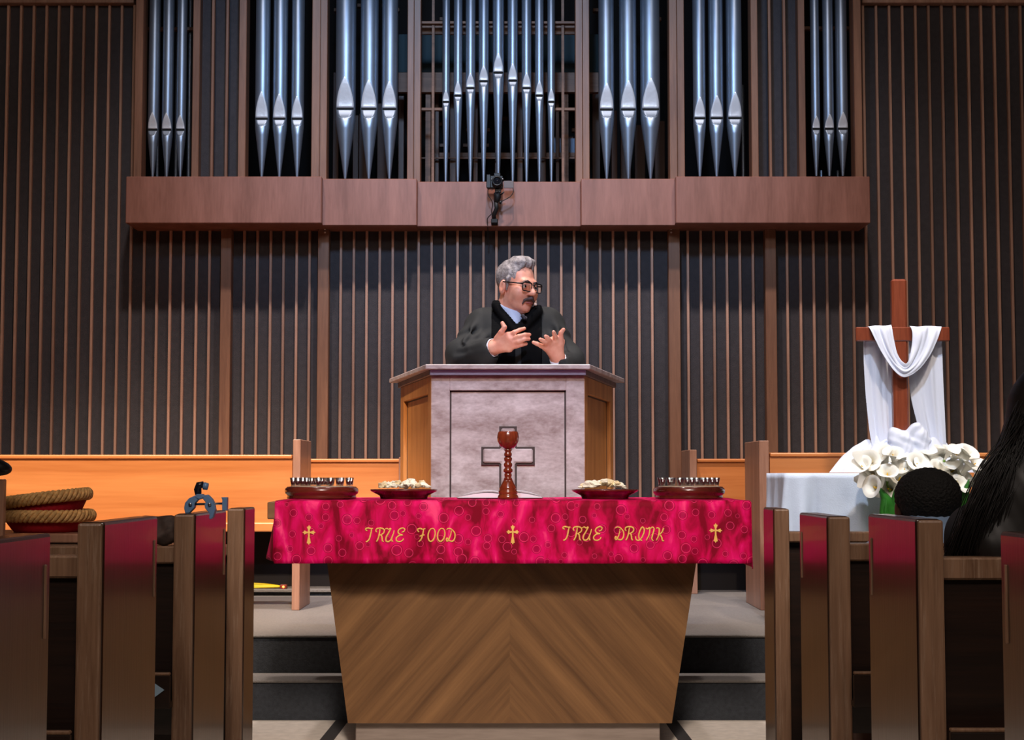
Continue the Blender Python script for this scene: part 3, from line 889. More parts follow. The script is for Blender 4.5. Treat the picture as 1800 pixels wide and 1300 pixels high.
def tray(px0, px1, wineM, where):
    Y = 6.22
    x0, x1 = X(px0, Y, 860), X(px1, Y, 860)
    cx = (x0+x1)/2; R = (x1-x0)/2
    zb = ZT + .0045
    t = thing('cup_tray', (cx, Y, zb), 'round glossy dark wooden cup tray at the %s end of the runner' % where, 'tray')
    h = .046
    MB().lathe([(0, 0), (R*.93, 0), (R*.945, .004), (R*.93, .010), (R*.93, .014), (R*.985, .020), (R, .029), (R*.99, .038), (R*.95, h-.003), (R*.93, h), (R*.88, h-.002), (R*.86, h-.004), (0, h-.004)], 64, (cx, Y, zb)).build('tray_body', tray_wood, t)
    MB().lathe([(0, h-.004), (R*.85, h-.004), (R*.85, h+.0015), (R*.84, h+.0025), (0, h+.0025)], 48, (cx, Y, zb)).build('cup_plate', plain('cup_plate', lin(188,170,150), .3) if 'cup_plate' not in MATS else MATS['cup_plate'], t)
    spots = [(0, 0)]
    for rr, n in ((.28, 6), (.54, 11), (.79, 15)):
        for i in range(n):
            a = 2*math.pi*(i+.25)/n
            spots.append((rr*R*math.cos(a), rr*R*math.sin(a)))
    for (dx, dy) in spots:
        c = thing('communion_cup', (cx+dx, Y+dy, zb+h+.003 + .010*(1-math.hypot(dx, dy)/R)*0), 'tiny clear cup of dark wine standing in the %s cup tray' % where, 'cup', 'communion cups in the %s tray' % where)
        M = Matrix.Translation(c.location)
        mesh_obj('cup', cupM, c, M); mesh_obj('wine', wineM, c, M)
tray(501, 630, wineLow, 'left'); tray(1148, 1274, wineHigh, 'right')

bread_mat = plain('bread', lin(250,242,222), .8, bump=.3, bscale=120, var=.10, vscale=40)
bread_brown = plain('bread_crust', lin(242,218,176), .75, bump=.3, bscale=100, var=.2, vscale=30)
def chunk_mesh(seed, s):
    rnd = random.Random(seed)
    bm = bmesh.new()
    bmesh.ops.create_icosphere(bm, subdivisions=2, radius=1)
    ph = [rnd.uniform(0, 6) for _ in range(6)]
    sc = (s*rnd.uniform(.8, 1.3), s*rnd.uniform(.8, 1.3), s*rnd.uniform(.6, .95))
    for v in bm.verts:
        n = v.co.copy()
        k = 1+.22*math.sin(3*n.x+ph[0])*math.sin(3.4*n.y+ph[1])+.16*math.sin(5*n.z+ph[2]+2*n.x)+.1*math.sin(8*n.x+ph[3])*math.sin(7*n.y+ph[4])
        v.co = Vector((n.x*sc[0]*k, n.y*sc[1]*k, max(n.z, -.55)*sc[2]*k))
    mb = MB(); mb.addbm(bm, 0, False)
    return mb
def bread_plate(px0, px1, where, seed, heap):
    Y = 6.2
    x0, x1 = X(px0, Y, 860), X(px1, Y, 860)
    cx = (x0+x1)/2; R = (x1-x0)/2; zb = ZT+.0045
    t = thing('bread_plate', (cx, Y, zb), 'dark red wooden footed plate of bread, %s of the chalice' % where, 'plate')
    MB().lathe([(0, 0), (R*.69, 0), (R*.70, .006), (R*.72, .012), (R*.86, .021), (R*.97, .029), (R, .033), (R*.985, .036), (R*.95, .034), (R*.7, .024), (0, .022)], 64, (cx, Y, zb)).build('plate_body', tray_wood, t)
    rnd = random.Random(seed)
    ms = [chunk_mesh(seed*10+i, .017).mesh('bread_piece', bread_mat if i % 4 else bread_brown) for i in range(6)]
    n = 0
    for (px, py, s) in heap:
        q = P(px, py, Y+rnd.uniform(-.04, .04))
        M = Matrix.LocRotScale(q, Matrix.Rotation(rnd.uniform(0, 6), 3, 'Z').to_quaternion(), Vector((s, s, s)))
        o = mesh_obj('bread_piece', ms[n % 6], None, M); n += 1
        tag(o, 'torn piece of pale bread heaped on the plate %s of the chalice' % where, 'bread', 'bread pieces %s of the chalice' % where)
bread_plate(650.5, 769.5, 'left', 4, [(672,853,1.0),(683,853,1.0),(694,854,.9),(704,852,1.1),(676,849,.8),(690,849,.9),(700,848,.8),(716,851,1.2),(726,849,1.2),(722,844,.9),(735,853,1.0),(745,852,1.1),(742,848,.8),(712,855,.9),(730,855,.9),(752,855,.7)])
bread_plate(1004.5, 1122.5, 'right', 9, [(1026,855,.8),(1035,852,1.1),(1046,852,1.1),(1056,850,1.2),(1066,849,1.2),(1062,845,.9),(1074,851,1.1),(1082,852,1.0),(1090,853,.9),(1044,848,.9),(1070,846,.7),(1020,856,.6),(1085,849,.6),(1096,856,.6)])

# chalice
Yc = 6.12
ck = Yc/F_PX
cc = P(893, 873, Yc)
zc0 = ZT+.0045
def zz(py): return zc0 + (873.5-py)*ck
chal = thing('chalice', (cc.x, Yc, zc0), 'turned glossy brown wooden chalice standing in front of the pulpit cross', 'chalice')
MB().lathe([(0, zz(873.5)), (17.5*ck, zz(873.5)), (18.5*ck, zz(871)), (17*ck, zz(867)), (15.5*ck, zz(866)), (17*ck, zz(863)), (16.5*ck, zz(859.5)), (14.5*ck, zz(858.5)), (15.5*ck, zz(856)), (14*ck, zz(852)), (11*ck, zz(847)), (8*ck, zz(840))], 40, (cc.x, Yc, 0)).build('base', chalice_wood, chal)
prof = [(8*ck, zz(840)), (6.3*ck, zz(836))]
for c0, rr in ((832, 6.5), (824, 8.0), (814, 7.5), (804, 7.0), (796, 6.8)):
    prof += [(rr*.72*ck, zz(c0+4.4)), (rr*ck, zz(c0+2)), (rr*1.03*ck, zz(c0)), (rr*ck, zz(c0-2)), (rr*.72*ck, zz(c0-4.2))]
prof += [(5.5*ck, zz(790)), (8*ck, zz(787))]
MB().lathe(prof, 32, (cc.x, Yc, 0)).build('stem', chalice_wood, chal)
MB().lathe([(0, zz(787)), (8*ck, zz(786.5)), (14*ck, zz(781)), (18.5*ck, zz(773)), (19.3*ck, zz(766)), (18.2*ck, zz(759)), (17.0*ck, zz(755.5)), (15.8*ck, zz(755.5)), (16.5*ck, zz(762)), (15*ck, zz(775)), (0, zz(782))], 40, (cc.x, Yc, 0)).build('bowl', chalice_wood, chal)

# open book lying behind the chalice
page = plain('book_page', lin(226,222,228), .7)
cover = plain('book_cover', lin(60,40,36), .5)
Yb = 6.42
q0, q1, qm = X(806, Yb, 870), X(952, Yb, 870), X(884, Yb, 870)
book = thing('open_book', ((q0+q1)/2, Yb, ZT+.0045), 'open white-paged book lying flat behind the chalice', 'book')
def page_block(xa, xm, lift, wid):
    """half of the open book: pages bulging up from the spine and thinning to the fore edge"""
    top = []
    for i in range(21):
        u = i/20
        top.append((xm+(xa-xm)*u*wid, ZT+.0075 + lift*math.sin(min(1, .10+u*.90)*math.pi)**.75*(1-u*.4) + .004*(1-u)))
    return MB().prism(top+[(xm+(xa-xm)*wid, ZT+.0062), (xm, ZT+.0062)], Yb-.11, Yb+.11, 'y')
for xa in (q0, q1):
    page_block(xa, qm, .018, 1.0).build('page_block', page, book)
    def sheet(u, v, xa=xa):
        x = qm+(xa-qm)*u*.97
        return Vector((x, Yb-.108+.216*v, ZT+.0095+.026*math.sin(min(1, .10+u*.90)*math.pi)**.7*(1-u*.35)+.003*(1-u)))
    o = MB().grid(sheet, 22, 4).build('loose_page', page, book)
MB().box(q0-.004, q1+.004, Yb-.113, Yb+.113, ZT+.0045, ZT+.006).build('cover', cover, book)
# ================================================================== FIGURES: smooth implicit surfaces
class SDF:
    def __init__(self, lo, hi, vox):
        self.lo = np.array(lo, float); self.vox = vox
        self.n = np.ceil((np.array(hi)-self.lo)/vox).astype(int)+1
        self.F = np.full(self.n, .5, np.float32)
    def win(self, blo, bhi):
        a = np.clip(np.floor((np.array(blo)-self.lo)/self.vox).astype(int)-1, 0, self.n-1)
        b = np.clip(np.ceil((np.array(bhi)-self.lo)/self.vox).astype(int)+2, 1, self.n)
        sl = tuple(slice(a[i], b[i]) for i in range(3))
        ax = [self.lo[i]+self.vox*np.arange(a[i], b[i]) for i in range(3)]
        G = np.stack(np.meshgrid(*ax, indexing='ij'), -1)
        return sl, G
    def comb(self, sl, d, k, op):
        a = self.F[sl]
        if op == 'add':
            if k > 0:
                h = np.maximum(k-np.abs(a-d), 0)/k
                self.F[sl] = np.minimum(a, d)-h*h*k*.25
            else: self.F[sl] = np.minimum(a, d)
        elif op == 'sub':
            d = -d
            if k > 0:
                h = np.maximum(k-np.abs(a-d), 0)/k
                self.F[sl] = np.maximum(a, d)+h*h*k*.25
            else: self.F[sl] = np.maximum(a, d)
        elif op == 'int':
            self.F[sl] = np.maximum(a, d)
    def ell(self, c, r, k=.02, op='add', R=None, M=None):
        """ellipsoid, optional 3x3 rotation R (columns = axes), or local frame M (4x4)"""
        c = Vector(c); r = np.array(r, float)
        if M is not None:
            c2 = M @ c; Rm = np.array(M.to_3x3().normalized() @ (R if R is not None else Matrix.Identity(3)))
            s = M.to_scale()[0]; r = r*s; c = c2
        else:
            Rm = np.array(R) if R is not None else np.eye(3)
        c = np.array(c)
        ext = np.sqrt(((Rm*r)**2).sum(1))+k+self.vox*3
        sl, G = self.win(c-ext, c+ext)
        q = (G-c) @ Rm
        k0 = np.sqrt(((q/r)**2).sum(-1)); k1 = np.sqrt(((q/(r*r))**2).sum(-1))+1e-9
        self.comb(sl, (k0*(k0-1)/k1).astype(np.float32), k, op)
        return self
    def cone(self, a, b, ra, rb, k=.02, op='add', M=None, flat=None):
        a = Vector(a); b = Vector(b)
        if M is not None:
            s = M.to_scale()[0]; a = M @ a; b = M @ b; ra *= s; rb *= s
        a = np.array(a); b = np.array(b)
        e = max(ra, rb)+k+self.vox*3
        sl, G = self.win(np.minimum(a, b)-e, np.maximum(a, b)+e)
        ab = b-a; L2 = (ab*ab).sum()+1e-12
        t = np.clip(((G-a) @ ab)/L2, 0, 1)
        d = np.linalg.norm(G-(a+t[..., None]*ab), axis=-1)-(ra+(rb-ra)*t)
        self.comb(sl, d.astype(np.float32), k, op)
        return self
    def plane(self, p, n, op='int'):
        n = np.array(Vector(n).normalized()); p = np.array(p)
        sl, G = self.win(self.lo, self.lo+self.vox*self.n)
        self.comb(sl, ((G-p) @ n).astype(np.float32), 0, op)
        return self
    def field(self, fn):
        sl, G = self.win(self.lo, self.lo+self.vox*self.n)
        self.F = (self.F + fn(G[..., 0], G[..., 1], G[..., 2])).astype(np.float32)
        return self
    def mesh(self):
        F = self.F; ins = F < 0
        nx, ny, nz = F.shape
        cnt = np.zeros((nx-1, ny-1, nz-1), np.int8)
        for dx in (0, 1):
            for dy in (0, 1):
                for dz in (0, 1):
                    cnt += ins[dx:nx-1+dx, dy:ny-1+dy, dz:nz-1+dz]
        act = (cnt > 0) & (cnt < 8)
        I = np.argwhere(act)
        idx = -np.ones(act.shape, np.int64); idx[act] = np.arange(len(I))
        pos = np.zeros((len(I), 3)); num = np.zeros(len(I))
        cor = [(0,0,0),(1,0,0),(0,1,0),(1,1,0),(0,0,1),(1,0,1),(0,1,1),(1,1,1)]
        edges = [(0,1),(2,3),(4,5),(6,7),(0,2),(1,3),(4,6),(5,7),(0,4),(1,5),(2,6),(3,7)]
        vals = [F[I[:,0]+c[0], I[:,1]+c[1], I[:,2]+c[2]] for c in cor]
        for a, b in edges:
            fa, fb = vals[a], vals[b]
            m = (fa < 0) != (fb < 0)
            t = np.where(m, fa/(fa-fb+1e-20), 0)
            ca, cb = np.array(cor[a]), np.array(cor[b])
            pos += np.where(m[:, None], ca+t[:, None]*(cb-ca), 0); num += m
        V = self.lo+self.vox*(I+pos/num[:, None])
        quads = []
        for ax in range(3):
            s0 = [slice(None)]*3; s1 = [slice(None)]*3
            s0[ax] = slice(0, -1); s1[ax] = slice(1, None)
            A, B = ins[tuple(s0)], ins[tuple(s1)]
            E = np.argwhere(A != B)
            o1, o2 = (ax+1) % 3, (ax+2) % 3
            ok = (E[:, o1] > 0) & (E[:, o2] > 0) & (E[:, o1] < F.shape[o1]-1) & (E[:, o2] < F.shape[o2]-1)
            E = E[ok]
            def cell(d1, d2):
                C = E.copy(); C[:, o1] += d1; C[:, o2] += d2
                return idx[C[:,0], C[:,1], C[:,2]]
            Q = np.stack([cell(-1,-1), cell(0,-1), cell(0,0), cell(-1,0)], 1)
            fl = A[E[:,0], E[:,1], E[:,2]]
            Q[~fl] = Q[~fl][:, ::-1]
            quads.append(Q)
        Q = np.concatenate(quads)
        return V, Q[(Q >= 0).all(1)]
    def build(self, name, mats, parent=None, relax=2, matfn=None):
        V, Q = self.mesh()
        me = bpy.data.meshes.new(name)
        me.vertices.add(len(V)); me.loops.add(len(Q)*4); me.polygons.add(len(Q))
        # a little relaxation removes the voxel steps
        for _ in range(relax):
            acc = np.zeros_like(V); n = np.zeros(len(V))
            for a in range(4):
                b = (a+1) % 4
                np.add.at(acc, Q[:, a], V[Q[:, b]]); np.add.at(n, Q[:, a], 1)
                np.add.at(acc, Q[:, b], V[Q[:, a]]); np.add.at(n, Q[:, b], 1)
            V = V*.4+.6*acc/np.maximum(n, 1)[:, None]
        me.vertices.foreach_set('co', V.ravel())
        me.loops.foreach_set('vertex_index', Q.ravel())
        me.polygons.foreach_set('loop_start', np.arange(0, len(Q)*4, 4))
        me.polygons.foreach_set('loop_total', np.full(len(Q), 4))
        if not isinstance(mats, (list, tuple)): mats = [mats]
        for m in mats: me.materials.append(m)
        if matfn is not None:
            C = V[Q].mean(1)
            me.polygons.foreach_set('material_index', matfn(C).astype(np.int32))
        me.polygons.foreach_set('use_smooth', np.ones(len(Q), bool))
        me.update(calc_edges=True); me.validate()
        o = bpy.data.objects.new(name, me); COL.objects.link(o)
        if parent is not None:
            o.parent = parent; o.matrix_parent_inverse = world_of(parent).inverted()
        return o

def skin_mat(name, c, c2):
    m, nt, b = new_mat(name)
    tc = nt.nodes.new('ShaderNodeTexCoord'); n = nt.nodes.new('ShaderNodeTexNoise'); n.inputs['Scale'].default_value = 22; n.inputs['Detail'].default_value = 4
    nt.links.new(tc.outputs['Object'], n.inputs['Vector'])
    r = nt.nodes.new('ShaderNodeValToRGB'); r.color_ramp.elements[0].position = .3; r.color_ramp.elements[1].position = .7
    r.color_ramp.elements[0].color = c; r.color_ramp.elements[1].color = c2
    nt.links.new(n.outputs['Fac'], r.inputs['Fac']); nt.links.new(r.outputs['Color'], b.inputs['Base Color'])
    b.inputs['Roughness'].default_value = .48
    b.inputs['Subsurface Weight'].default_value = .12
    b.inputs['Subsurface Radius'].default_value = (.02, .008, .005)
    b.inputs['Subsurface Scale'].default_value = .3
    return m
skin = skin_mat('skin_ruddy', lin(222,142,116), lin(242,178,150))
robe_mat = plain('robe_cloth', lin(34,35,33), .8, var=.15, vscale=20)
velvet = plain('robe_velvet', lin(6,6,7), .9, spec=.2)
shirt = plain('shirt_pale', lin(196,210,236), .8)
cuff_white = plain('cuff_white', lin(238,236,240), .7)
hair_grey = plain('hair_grey', lin(148,140,137), .5, bump=.5, bscale=90, var=.45, vscale=40)
hair_dark = plain('moustache_hair', lin(84,68,66), .6, bump=.5, bscale=120, var=.3, vscale=60)
frame_black = plain('spectacle_frame', lin(10,10,12), .3)
lens_glass = plain('spectacle_lens', (1,1,1,1), .02, trans=1.0, ior=1.05)
eye_white = plain('eye_white', lin(225,215,210), .3)
eye_dark = plain('eye_iris', lin(40,28,22), .2)
lip_mat = plain('lips', lin(176,96,92), .5)
mic_mat = plain('headset_mic', lin(236,216,200), .5)

# ------------------------------------------------------------------ PREACHER
def preacher():
    YH = 7.60
    hc = P(908, 504, YH)                         # centre of the head, between the ears
    S = 1.02
    yaw, tilt = math.radians(42), math.radians(6)
    # local head axes: x = his left, y = forward, z = up ; facing the nave, turned to the right of the picture
    fwd = Vector((math.sin(yaw), -math.cos(yaw), -math.sin(tilt))).normalized()
    left = -Vector((math.cos(yaw), math.sin(yaw), 0))      # the local x axis points to his right
    left = (left - fwd*left.dot(fwd)).normalized()
    up = left.cross(fwd)
    roll = Matrix.Rotation(math.radians(-3), 3, fwd)
    left, up = roll @ left, roll @ up
    H = Matrix(((left.x, fwd.x, up.x, hc.x), (left.y, fwd.y, up.y, hc.y), (left.z, fwd.z, up.z, hc.z), (0, 0, 0, 1))) @ Matrix.Scale(S, 4)
    feet = Vector((X(903, 7.72), 7.72, Z_STAGE+.02))
    # joints
    neck = P(903, 556, 7.67); chest = P(903, 606, 7.68); pelv = Vector((feet.x, 7.72, 1.18))
    shR, elR, wrR = P(848, 573, 7.69), P(811, 623, 7.56), P(866, 611, 7.42)
    shL, elL, wrL = P(962, 572, 7.69), P(1001, 636, 7.58), P(981, 631, 7.44)
    b = SDF((hc.x-.42, 7.22, Z_STAGE+.02), (hc.x+.42, 7.92, hc.z+.2), .0042)
    e = b.ell; c = b.cone
    # head
    e((0,-.014,.042), (.076,.097,.084), .02, M=H)
    e((0,.032,-.028), (.064,.068,.088), .03, M=H)
    e((0,.036,-.080), (.054,.052,.038), .025, M=H)
    e((0,.076,-.103), (.024,.018,.018), .02, M=H)
    c((-.036,.086,.022), (.036,.086,.022), .013, .013, .015, M=H)
    c((0,.094,.012), (0,.119,-.028), .008, .0145, .012, M=H)
    for s in (-1, 1):
        e((s*.012,.108,-.032), (.010,.011,.009), .006, M=H)
        e((s*.042,.068,-.032), (.026,.026,.030), .03, M=H)
        e((s*.034,.100,.002), (.017,.011,.011), .008, 'sub', M=H)
        # ear with a hollow
        e((s*.079,-.010,-.012), (.011,.021,.035), .006, M=H)
        e((s*.089,-.006,-.008), (.006,.011,.020), .004, 'sub', M=H)
    c((-.018,.096,-.071), (.018,.096,-.071), .007, .007, .008, M=H)
    c((0,-.022,-.05), (0,-.035,-.15), .058, .062, .03, M=H)
    c(H @ Vector((0,-.03,-.12)), neck+Vector((0,.01,-.03)), .062, .07, .03)
    # trunk, arms and legs under the robe
    c(neck+Vector((0,.01,-.05)), shR+Vector((.03,0,0)), .06, .06, .05); c(neck+Vector((0,.01,-.05)), shL+Vector((-.03,0,0)), .06, .06, .05)
    c(neck+Vector((0,.02,-.10)), pelv, .125, .135, .06)
    for sh, el, wr in ((shR, elR, wrR), (shL, elL, wrL)):
        c(sh, el, .052, .043, .03); c(el, wr, .042, .029, .02)
    for s in (-1, 1):
        hip = pelv+Vector((s*.09,0,-.05)); kn = Vector((feet.x+s*.10, 7.71, .80)); an = Vector((feet.x+s*.11, 7.74, Z_STAGE+.10))
        c(hip, kn, .085, .06, .04); c(kn, an, .056, .038, .03); c(an+Vector((0,0,-.05)), an+Vector((s*.02,-.13,-.055)), .032, .027, .03)
    # hands: palm + five separate fingers, traced from the photograph's finger positions
    def finger(pts, radii):
        for i in range(len(pts)-1): c(pts[i], pts[i+1], radii[i], radii[i+1], .004)
    def hand(wr, palm, fingers, thumb):
        a = palm[0]
        for q in palm: c(wr, q, .026, .0165, .018)
        for i in range(len(palm)-1): c(palm[i], palm[i+1], .0165, .0165, .012)
        for f in fingers: finger(f, [.0125, .0110, .0100, .0088][:len(f)])
        finger(thumb, [.0185, .0135, .0115, .0098])
    def W(px, py, y): return P(px, py, y)
    # his right hand (left in the picture): back of the hand to the nave, thumb up, fingers to the right
    hand(wrR, [W(893, 590, 7.375), W(897, 597, 7.37), W(898, 604, 7.372), W(895, 612, 7.38)],
         [[W(893, 589, 7.375), W(904, 584, 7.36), W(914, 579.5, 7.365), W(922, 577, 7.38)],
          [W(899, 596, 7.37), W(912, 591, 7.345), W(923, 588, 7.355), W(931, 588, 7.375)],
          [W(899, 604, 7.372), W(911, 600, 7.345), W(922, 596, 7.35), W(930, 595.5, 7.37)],
          [W(896, 611, 7.38), W(908, 608, 7.36), W(917, 605.5, 7.36), W(925, 604, 7.375)]],
         [W(874, 596, 7.40), W(881, 584, 7.37), W(887, 575, 7.365), W(883, 567.5, 7.37)])
    # his left hand (right in the picture): palm tipped up, fingers fanned, thumb up on the right
    hand(wrL, [W(986, 600, 7.40), W(976, 597, 7.385), W(965, 601, 7.38), W(959, 609, 7.385)],
         [[W(978, 598, 7.385), W(976, 591, 7.355), W(974, 586, 7.34), W(973, 583, 7.33)],
          [W(970, 602, 7.38), W(965, 597, 7.35), W(962, 593, 7.335), W(959, 590.5, 7.325)],
          [W(965, 605, 7.38), W(958, 601, 7.35), W(953, 598, 7.335), W(949.5, 596, 7.325)],
          [W(960, 612, 7.385), W(951, 607.5, 7.365), W(944, 604, 7.355), W(937.5, 601.5, 7.35)]],
         [W(984, 605, 7.40), W(985.5, 594, 7.385), W(986, 585, 7.375), W(990.5, 579, 7.37)])
    body = b.build('person', skin, None, 2)
    tag(body, 'preacher in black robe and glasses gesturing with both hands behind the pulpit', 'person')

    # robe
    r = SDF((hc.x-.46, 7.28, Z_STAGE+.03), (hc.x+.46, 7.99, neck.z+.12), .006)
    c = r.cone; e = r.ell
    c(neck+Vector((-.015,.03,-.04)), shR+Vector((.0,0,.0)), .075, .078, .06); c(neck+Vector((.015,.03,-.04)), shL, .075, .078, .06)
    e(chest+Vector((0,.005,-.02)), (.20,.145,.20), .06)
    c(chest+Vector((-.05,.01,-.05)), Vector((feet.x-.09, 7.72, Z_STAGE+.12)), .15, .19, .06)
    c(chest+Vector((.05,.01,-.05)), Vector((feet.x+.09, 7.72, Z_STAGE+.12)), .15, .19, .06)
    # full sleeves
    c(shR, elR+Vector((.005,.02,.004)), .076, .070, .05); c(elR+Vector((.0,.02,.0)), wrR+Vector((-.016,.010,-.010)), .066, .054, .04)
    c(elR+Vector((-.012,.04,-.03)), wrR+Vector((-.03,.03,-.055)), .05, .045, .04)
    c(shL, elL+Vector((-.005,.02,.004)), .078, .070, .05); c(elL, wrL+Vector((.022,.022,-.018)), .064, .052, .04)
    c(elL+Vector((.012,.04,-.03)), wrL+Vector((.03,.03,-.06)), .05, .045, .04)
    # hollow cuffs and neck opening
    def cut(a, b_, r0, r1): r.cone(a, b_, r0, r1, .004, 'sub')
    dR = (wrR-elR).normalized(); dL = (wrL-elL).normalized()
    cut(wrR+dR*.012, wrR+dR*.16, .050, .060); cut(wrR-dR*.05, wrR+dR*.1, .034, .040)
    cut(wrL+dL*.012+Vector((-.0,0,.03)), wrL+Vector((-.02,-.02,.16)), .046, .07); cut(wrL-dL*.05, wrL+dL*.06, .032, .038)
    # V neck
    nk = H @ Vector((0,-.02,-.10))
    r.cone(nk+Vector((0,-.0,.03)), nk+Vector((0,.01,-.05)), .078, .066, .01, 'sub')
    vtip = P(909, 571, 7.50)
    r.cone(vtip+Vector((-.004,-.06,.012)), nk+Vector((-.012,-.10,.06)), .006, .048, .01, 'sub')
    r.cone(P(872, 536, 7.60), P(905, 580, 7.535), .020, .022, .015); r.cone(P(946, 545, 7.60), P(913, 580, 7.535), .024, .022, .015)
    for sh, el, wr, s_ in ((shR, elR, wrR, -1), (shL, elL, wrL, 1)):
        f0 = Vector((0, -.072, 0))
        r.cone(sh+f0+Vector((s_*.02,.01,.03)), el+f0+Vector((-s_*.015,.0,.05)), .010, .013, .016)
        r.cone(sh+f0+Vector((-s_*.02,.0,.00)), el+f0+Vector((-s_*.035,-.005,.035)), .010, .015, .016)
        r.cone(sh+f0+Vector((-s_*.05,-.02,-.03)), el+f0+Vector((-s_*.045,-.03,.0)), .012, .014, .018)
        r.cone(el+f0+Vector((s_*.0,.01,.02)), el.lerp(wr, .7)+Vector((0,-.052,.02)), .012, .008, .016)
        r.cone(el+f0+Vector((s_*.02,.02,-.02)), el.lerp(wr, .8)+Vector((0,-.052,-.012)), .012, .008, .016)
    r.plane((0,0,Z_STAGE+.035), (0,0,-1))
    # soft vertical folds
    def folds(x, y, z):
        return (.0035*np.sin(38*(x-hc.x)+6*np.sin(5*z)+9*(y-7.7))*np.clip((neck.z-.02-z)/.1, 0, 1)
                + .0045*np.sin(26*(x-hc.x)*np.sign(x-hc.x)+42*z+20*y+2*np.sin(30*z))*np.clip(np.abs(x-hc.x)/.15-.6, 0, 1))
    r.field(folds)
    rb = r.build('robe', robe_mat, body, 2)
    # velvet front panels: a skin just proud of the robe between two vertical bounds
    v = SDF((hc.x-.25, 7.35, 1.30), (hc.x+.25, 7.9, neck.z+.10), .006)
    ax = [v.lo[i]+v.vox*np.arange(v.n[i]) for i in range(3)]
    G = np.meshgrid(*ax, indexing='ij')
    ii = [np.clip(np.round((G[i]-r.lo[i])/r.vox).astype(int), 0, r.n[i]-1) for i in range(3)]
    base = r.F[ii[0], ii[1], ii[2]]
    xl, xr = P(868, 580, 7.55).x, P(950, 580, 7.55).x
    z0 = neck.z+.03
    lo_b = xl + .06*np.clip((G[2]-z0+.08)/.2, -1, .5)*0 - .012
    v.F = np.maximum.reduce([base-.005, lo_b-G[0], G[0]-(xr+.008), G[1]-7.74, -(base+.02)]).astype(np.float32)
    gap = np.maximum(np.abs(G[0]-P(911, 610, 7.53).x)-.013, G[2]-P(911, 606, 7.5).z)   # plain strip below the hands
    v.F = np.maximum(v.F, -gap).astype(np.float32)
    arm = np.full(v.F.shape, 1., np.float32)
    for a_, b_, rr in ((elR, wrR, .085), (elL, wrL, .08)):
        A, Bv = np.array(a_), np.array(b_); ab = Bv-A
        Gp = np.stack(G, -1); t = np.clip(((Gp-A) @ ab)/(ab @ ab), 0, 1)
        arm = np.minimum(arm, np.linalg.norm(Gp-(A+t[..., None]*ab), axis=-1)-rr)
    v.F = np.maximum(v.F, -arm).astype(np.float32)
    v.build('velvet_panel', velvet, body, 1)
    # shirt collar and shirt front showing in the V
    s = SDF((hc.x-.14, 7.42, neck.z-.12), (hc.x+.14, 7.85, neck.z+.14), .004)
    s.cone(nk+Vector((0,.005,.012)), nk+Vector((0,.012,-.05)), .072, .074, 0)
    s.cone(nk+Vector((0,-.01,.0)), vtip+Vector((0,.035,-.02)), .060, .014, .02)
    s.cone(nk+Vector((0,0,.12)), nk+Vector((0,.01,.00)), .076, .066, .004, 'sub')
    fdir = Vector((.35, -.9, .0)).normalized()
    s.plane(tuple(nk+Vector((0,0,.022))), (.25, -.5, 1.0))
    s.build('shirt_collar', shirt, body, 1)
    # cuffs
    for wr, d, rr in ((wrR, dR, .041), (wrL, (P(975, 608, 7.39)-wrL).normalized(), .038)):
        q = d.to_track_quat('Z', 'Y').to_matrix().to_4x4(); q.translation = wr - d*.012
        MB().lathe([(rr, -.03), (rr*1.04, .018), (rr*.96, .019), (rr*.93, -.03)], 28, M=q).build('cuff', cuff_white, body)
    # hair: cap over the skull, cut away from face, ears and neck
    h = SDF(tuple(hc-Vector((.16,.16,.16))), tuple(hc+Vector((.16,.16,.19))), .0035)
    h.ell((0,-.018,.046), (.082,.102,.088), .01, M=H)
    h.ell((0,.030,.114), (.054,.042,.022), .03, M=H)
    h.ell((-.012,.015,.126), (.05,.05,.018), .02, M=H)
    h.cone((-.075,.018,.03), (-.076,.012,-.02), .012, .006, .01, M=H)
    h.cone((.075,.018,.03), (.076,.012,-.02), .012, .006, .01, M=H)
    h.ell((0,.098,.050), (.078,.060,.048), .012, 'sub', M=H)       # forehead
    h.ell((0,.085,-.04), (.095,.070,.085), .01, 'sub', M=H)       # face
    for s_ in (-1, 1): h.ell((s_*.088,-.008,-.022), (.022,.028,.040), .006, 'sub', M=H)
    Hd = H.to_3x3().normalized()
    h.plane(tuple(H @ Vector((0,-.05,-.068))), tuple(Hd @ Vector((0,.45,-1))))
    iH = np.array(H.inverted())
    def comb(x, y, z):
        lx = iH[0,0]*x+iH[0,1]*y+iH[0,2]*z+iH[0,3]; ly = iH[1,0]*x+iH[1,1]*y+iH[1,2]*z+iH[1,3]; lz = iH[2,0]*x+iH[2,1]*y+iH[2,2]*z+iH[2,3]
        return .0022*np.sin(170*lx+25*ly+40*lz)+.0012*np.sin(330*lx-60*ly)
    h.field(comb)
    h.build('hair', hair_grey, body, 1)
    # moustache, goatee, eyebrows
    m = SDF(tuple(hc-Vector((.16,.16,.18))), tuple(hc+Vector((.16,.16,.1))), .003)
    for s_ in (-1, 1):
        m.cone((s_*.003,.113,-.052), (s_*.028,.098,-.064), .009, .006, .004, M=H)
        m.cone((s_*.028,.098,-.064), (s_*.033,.090,-.082), .006, .0035, .004, M=H)
    m.build('moustache', hair_dark, body, 1)
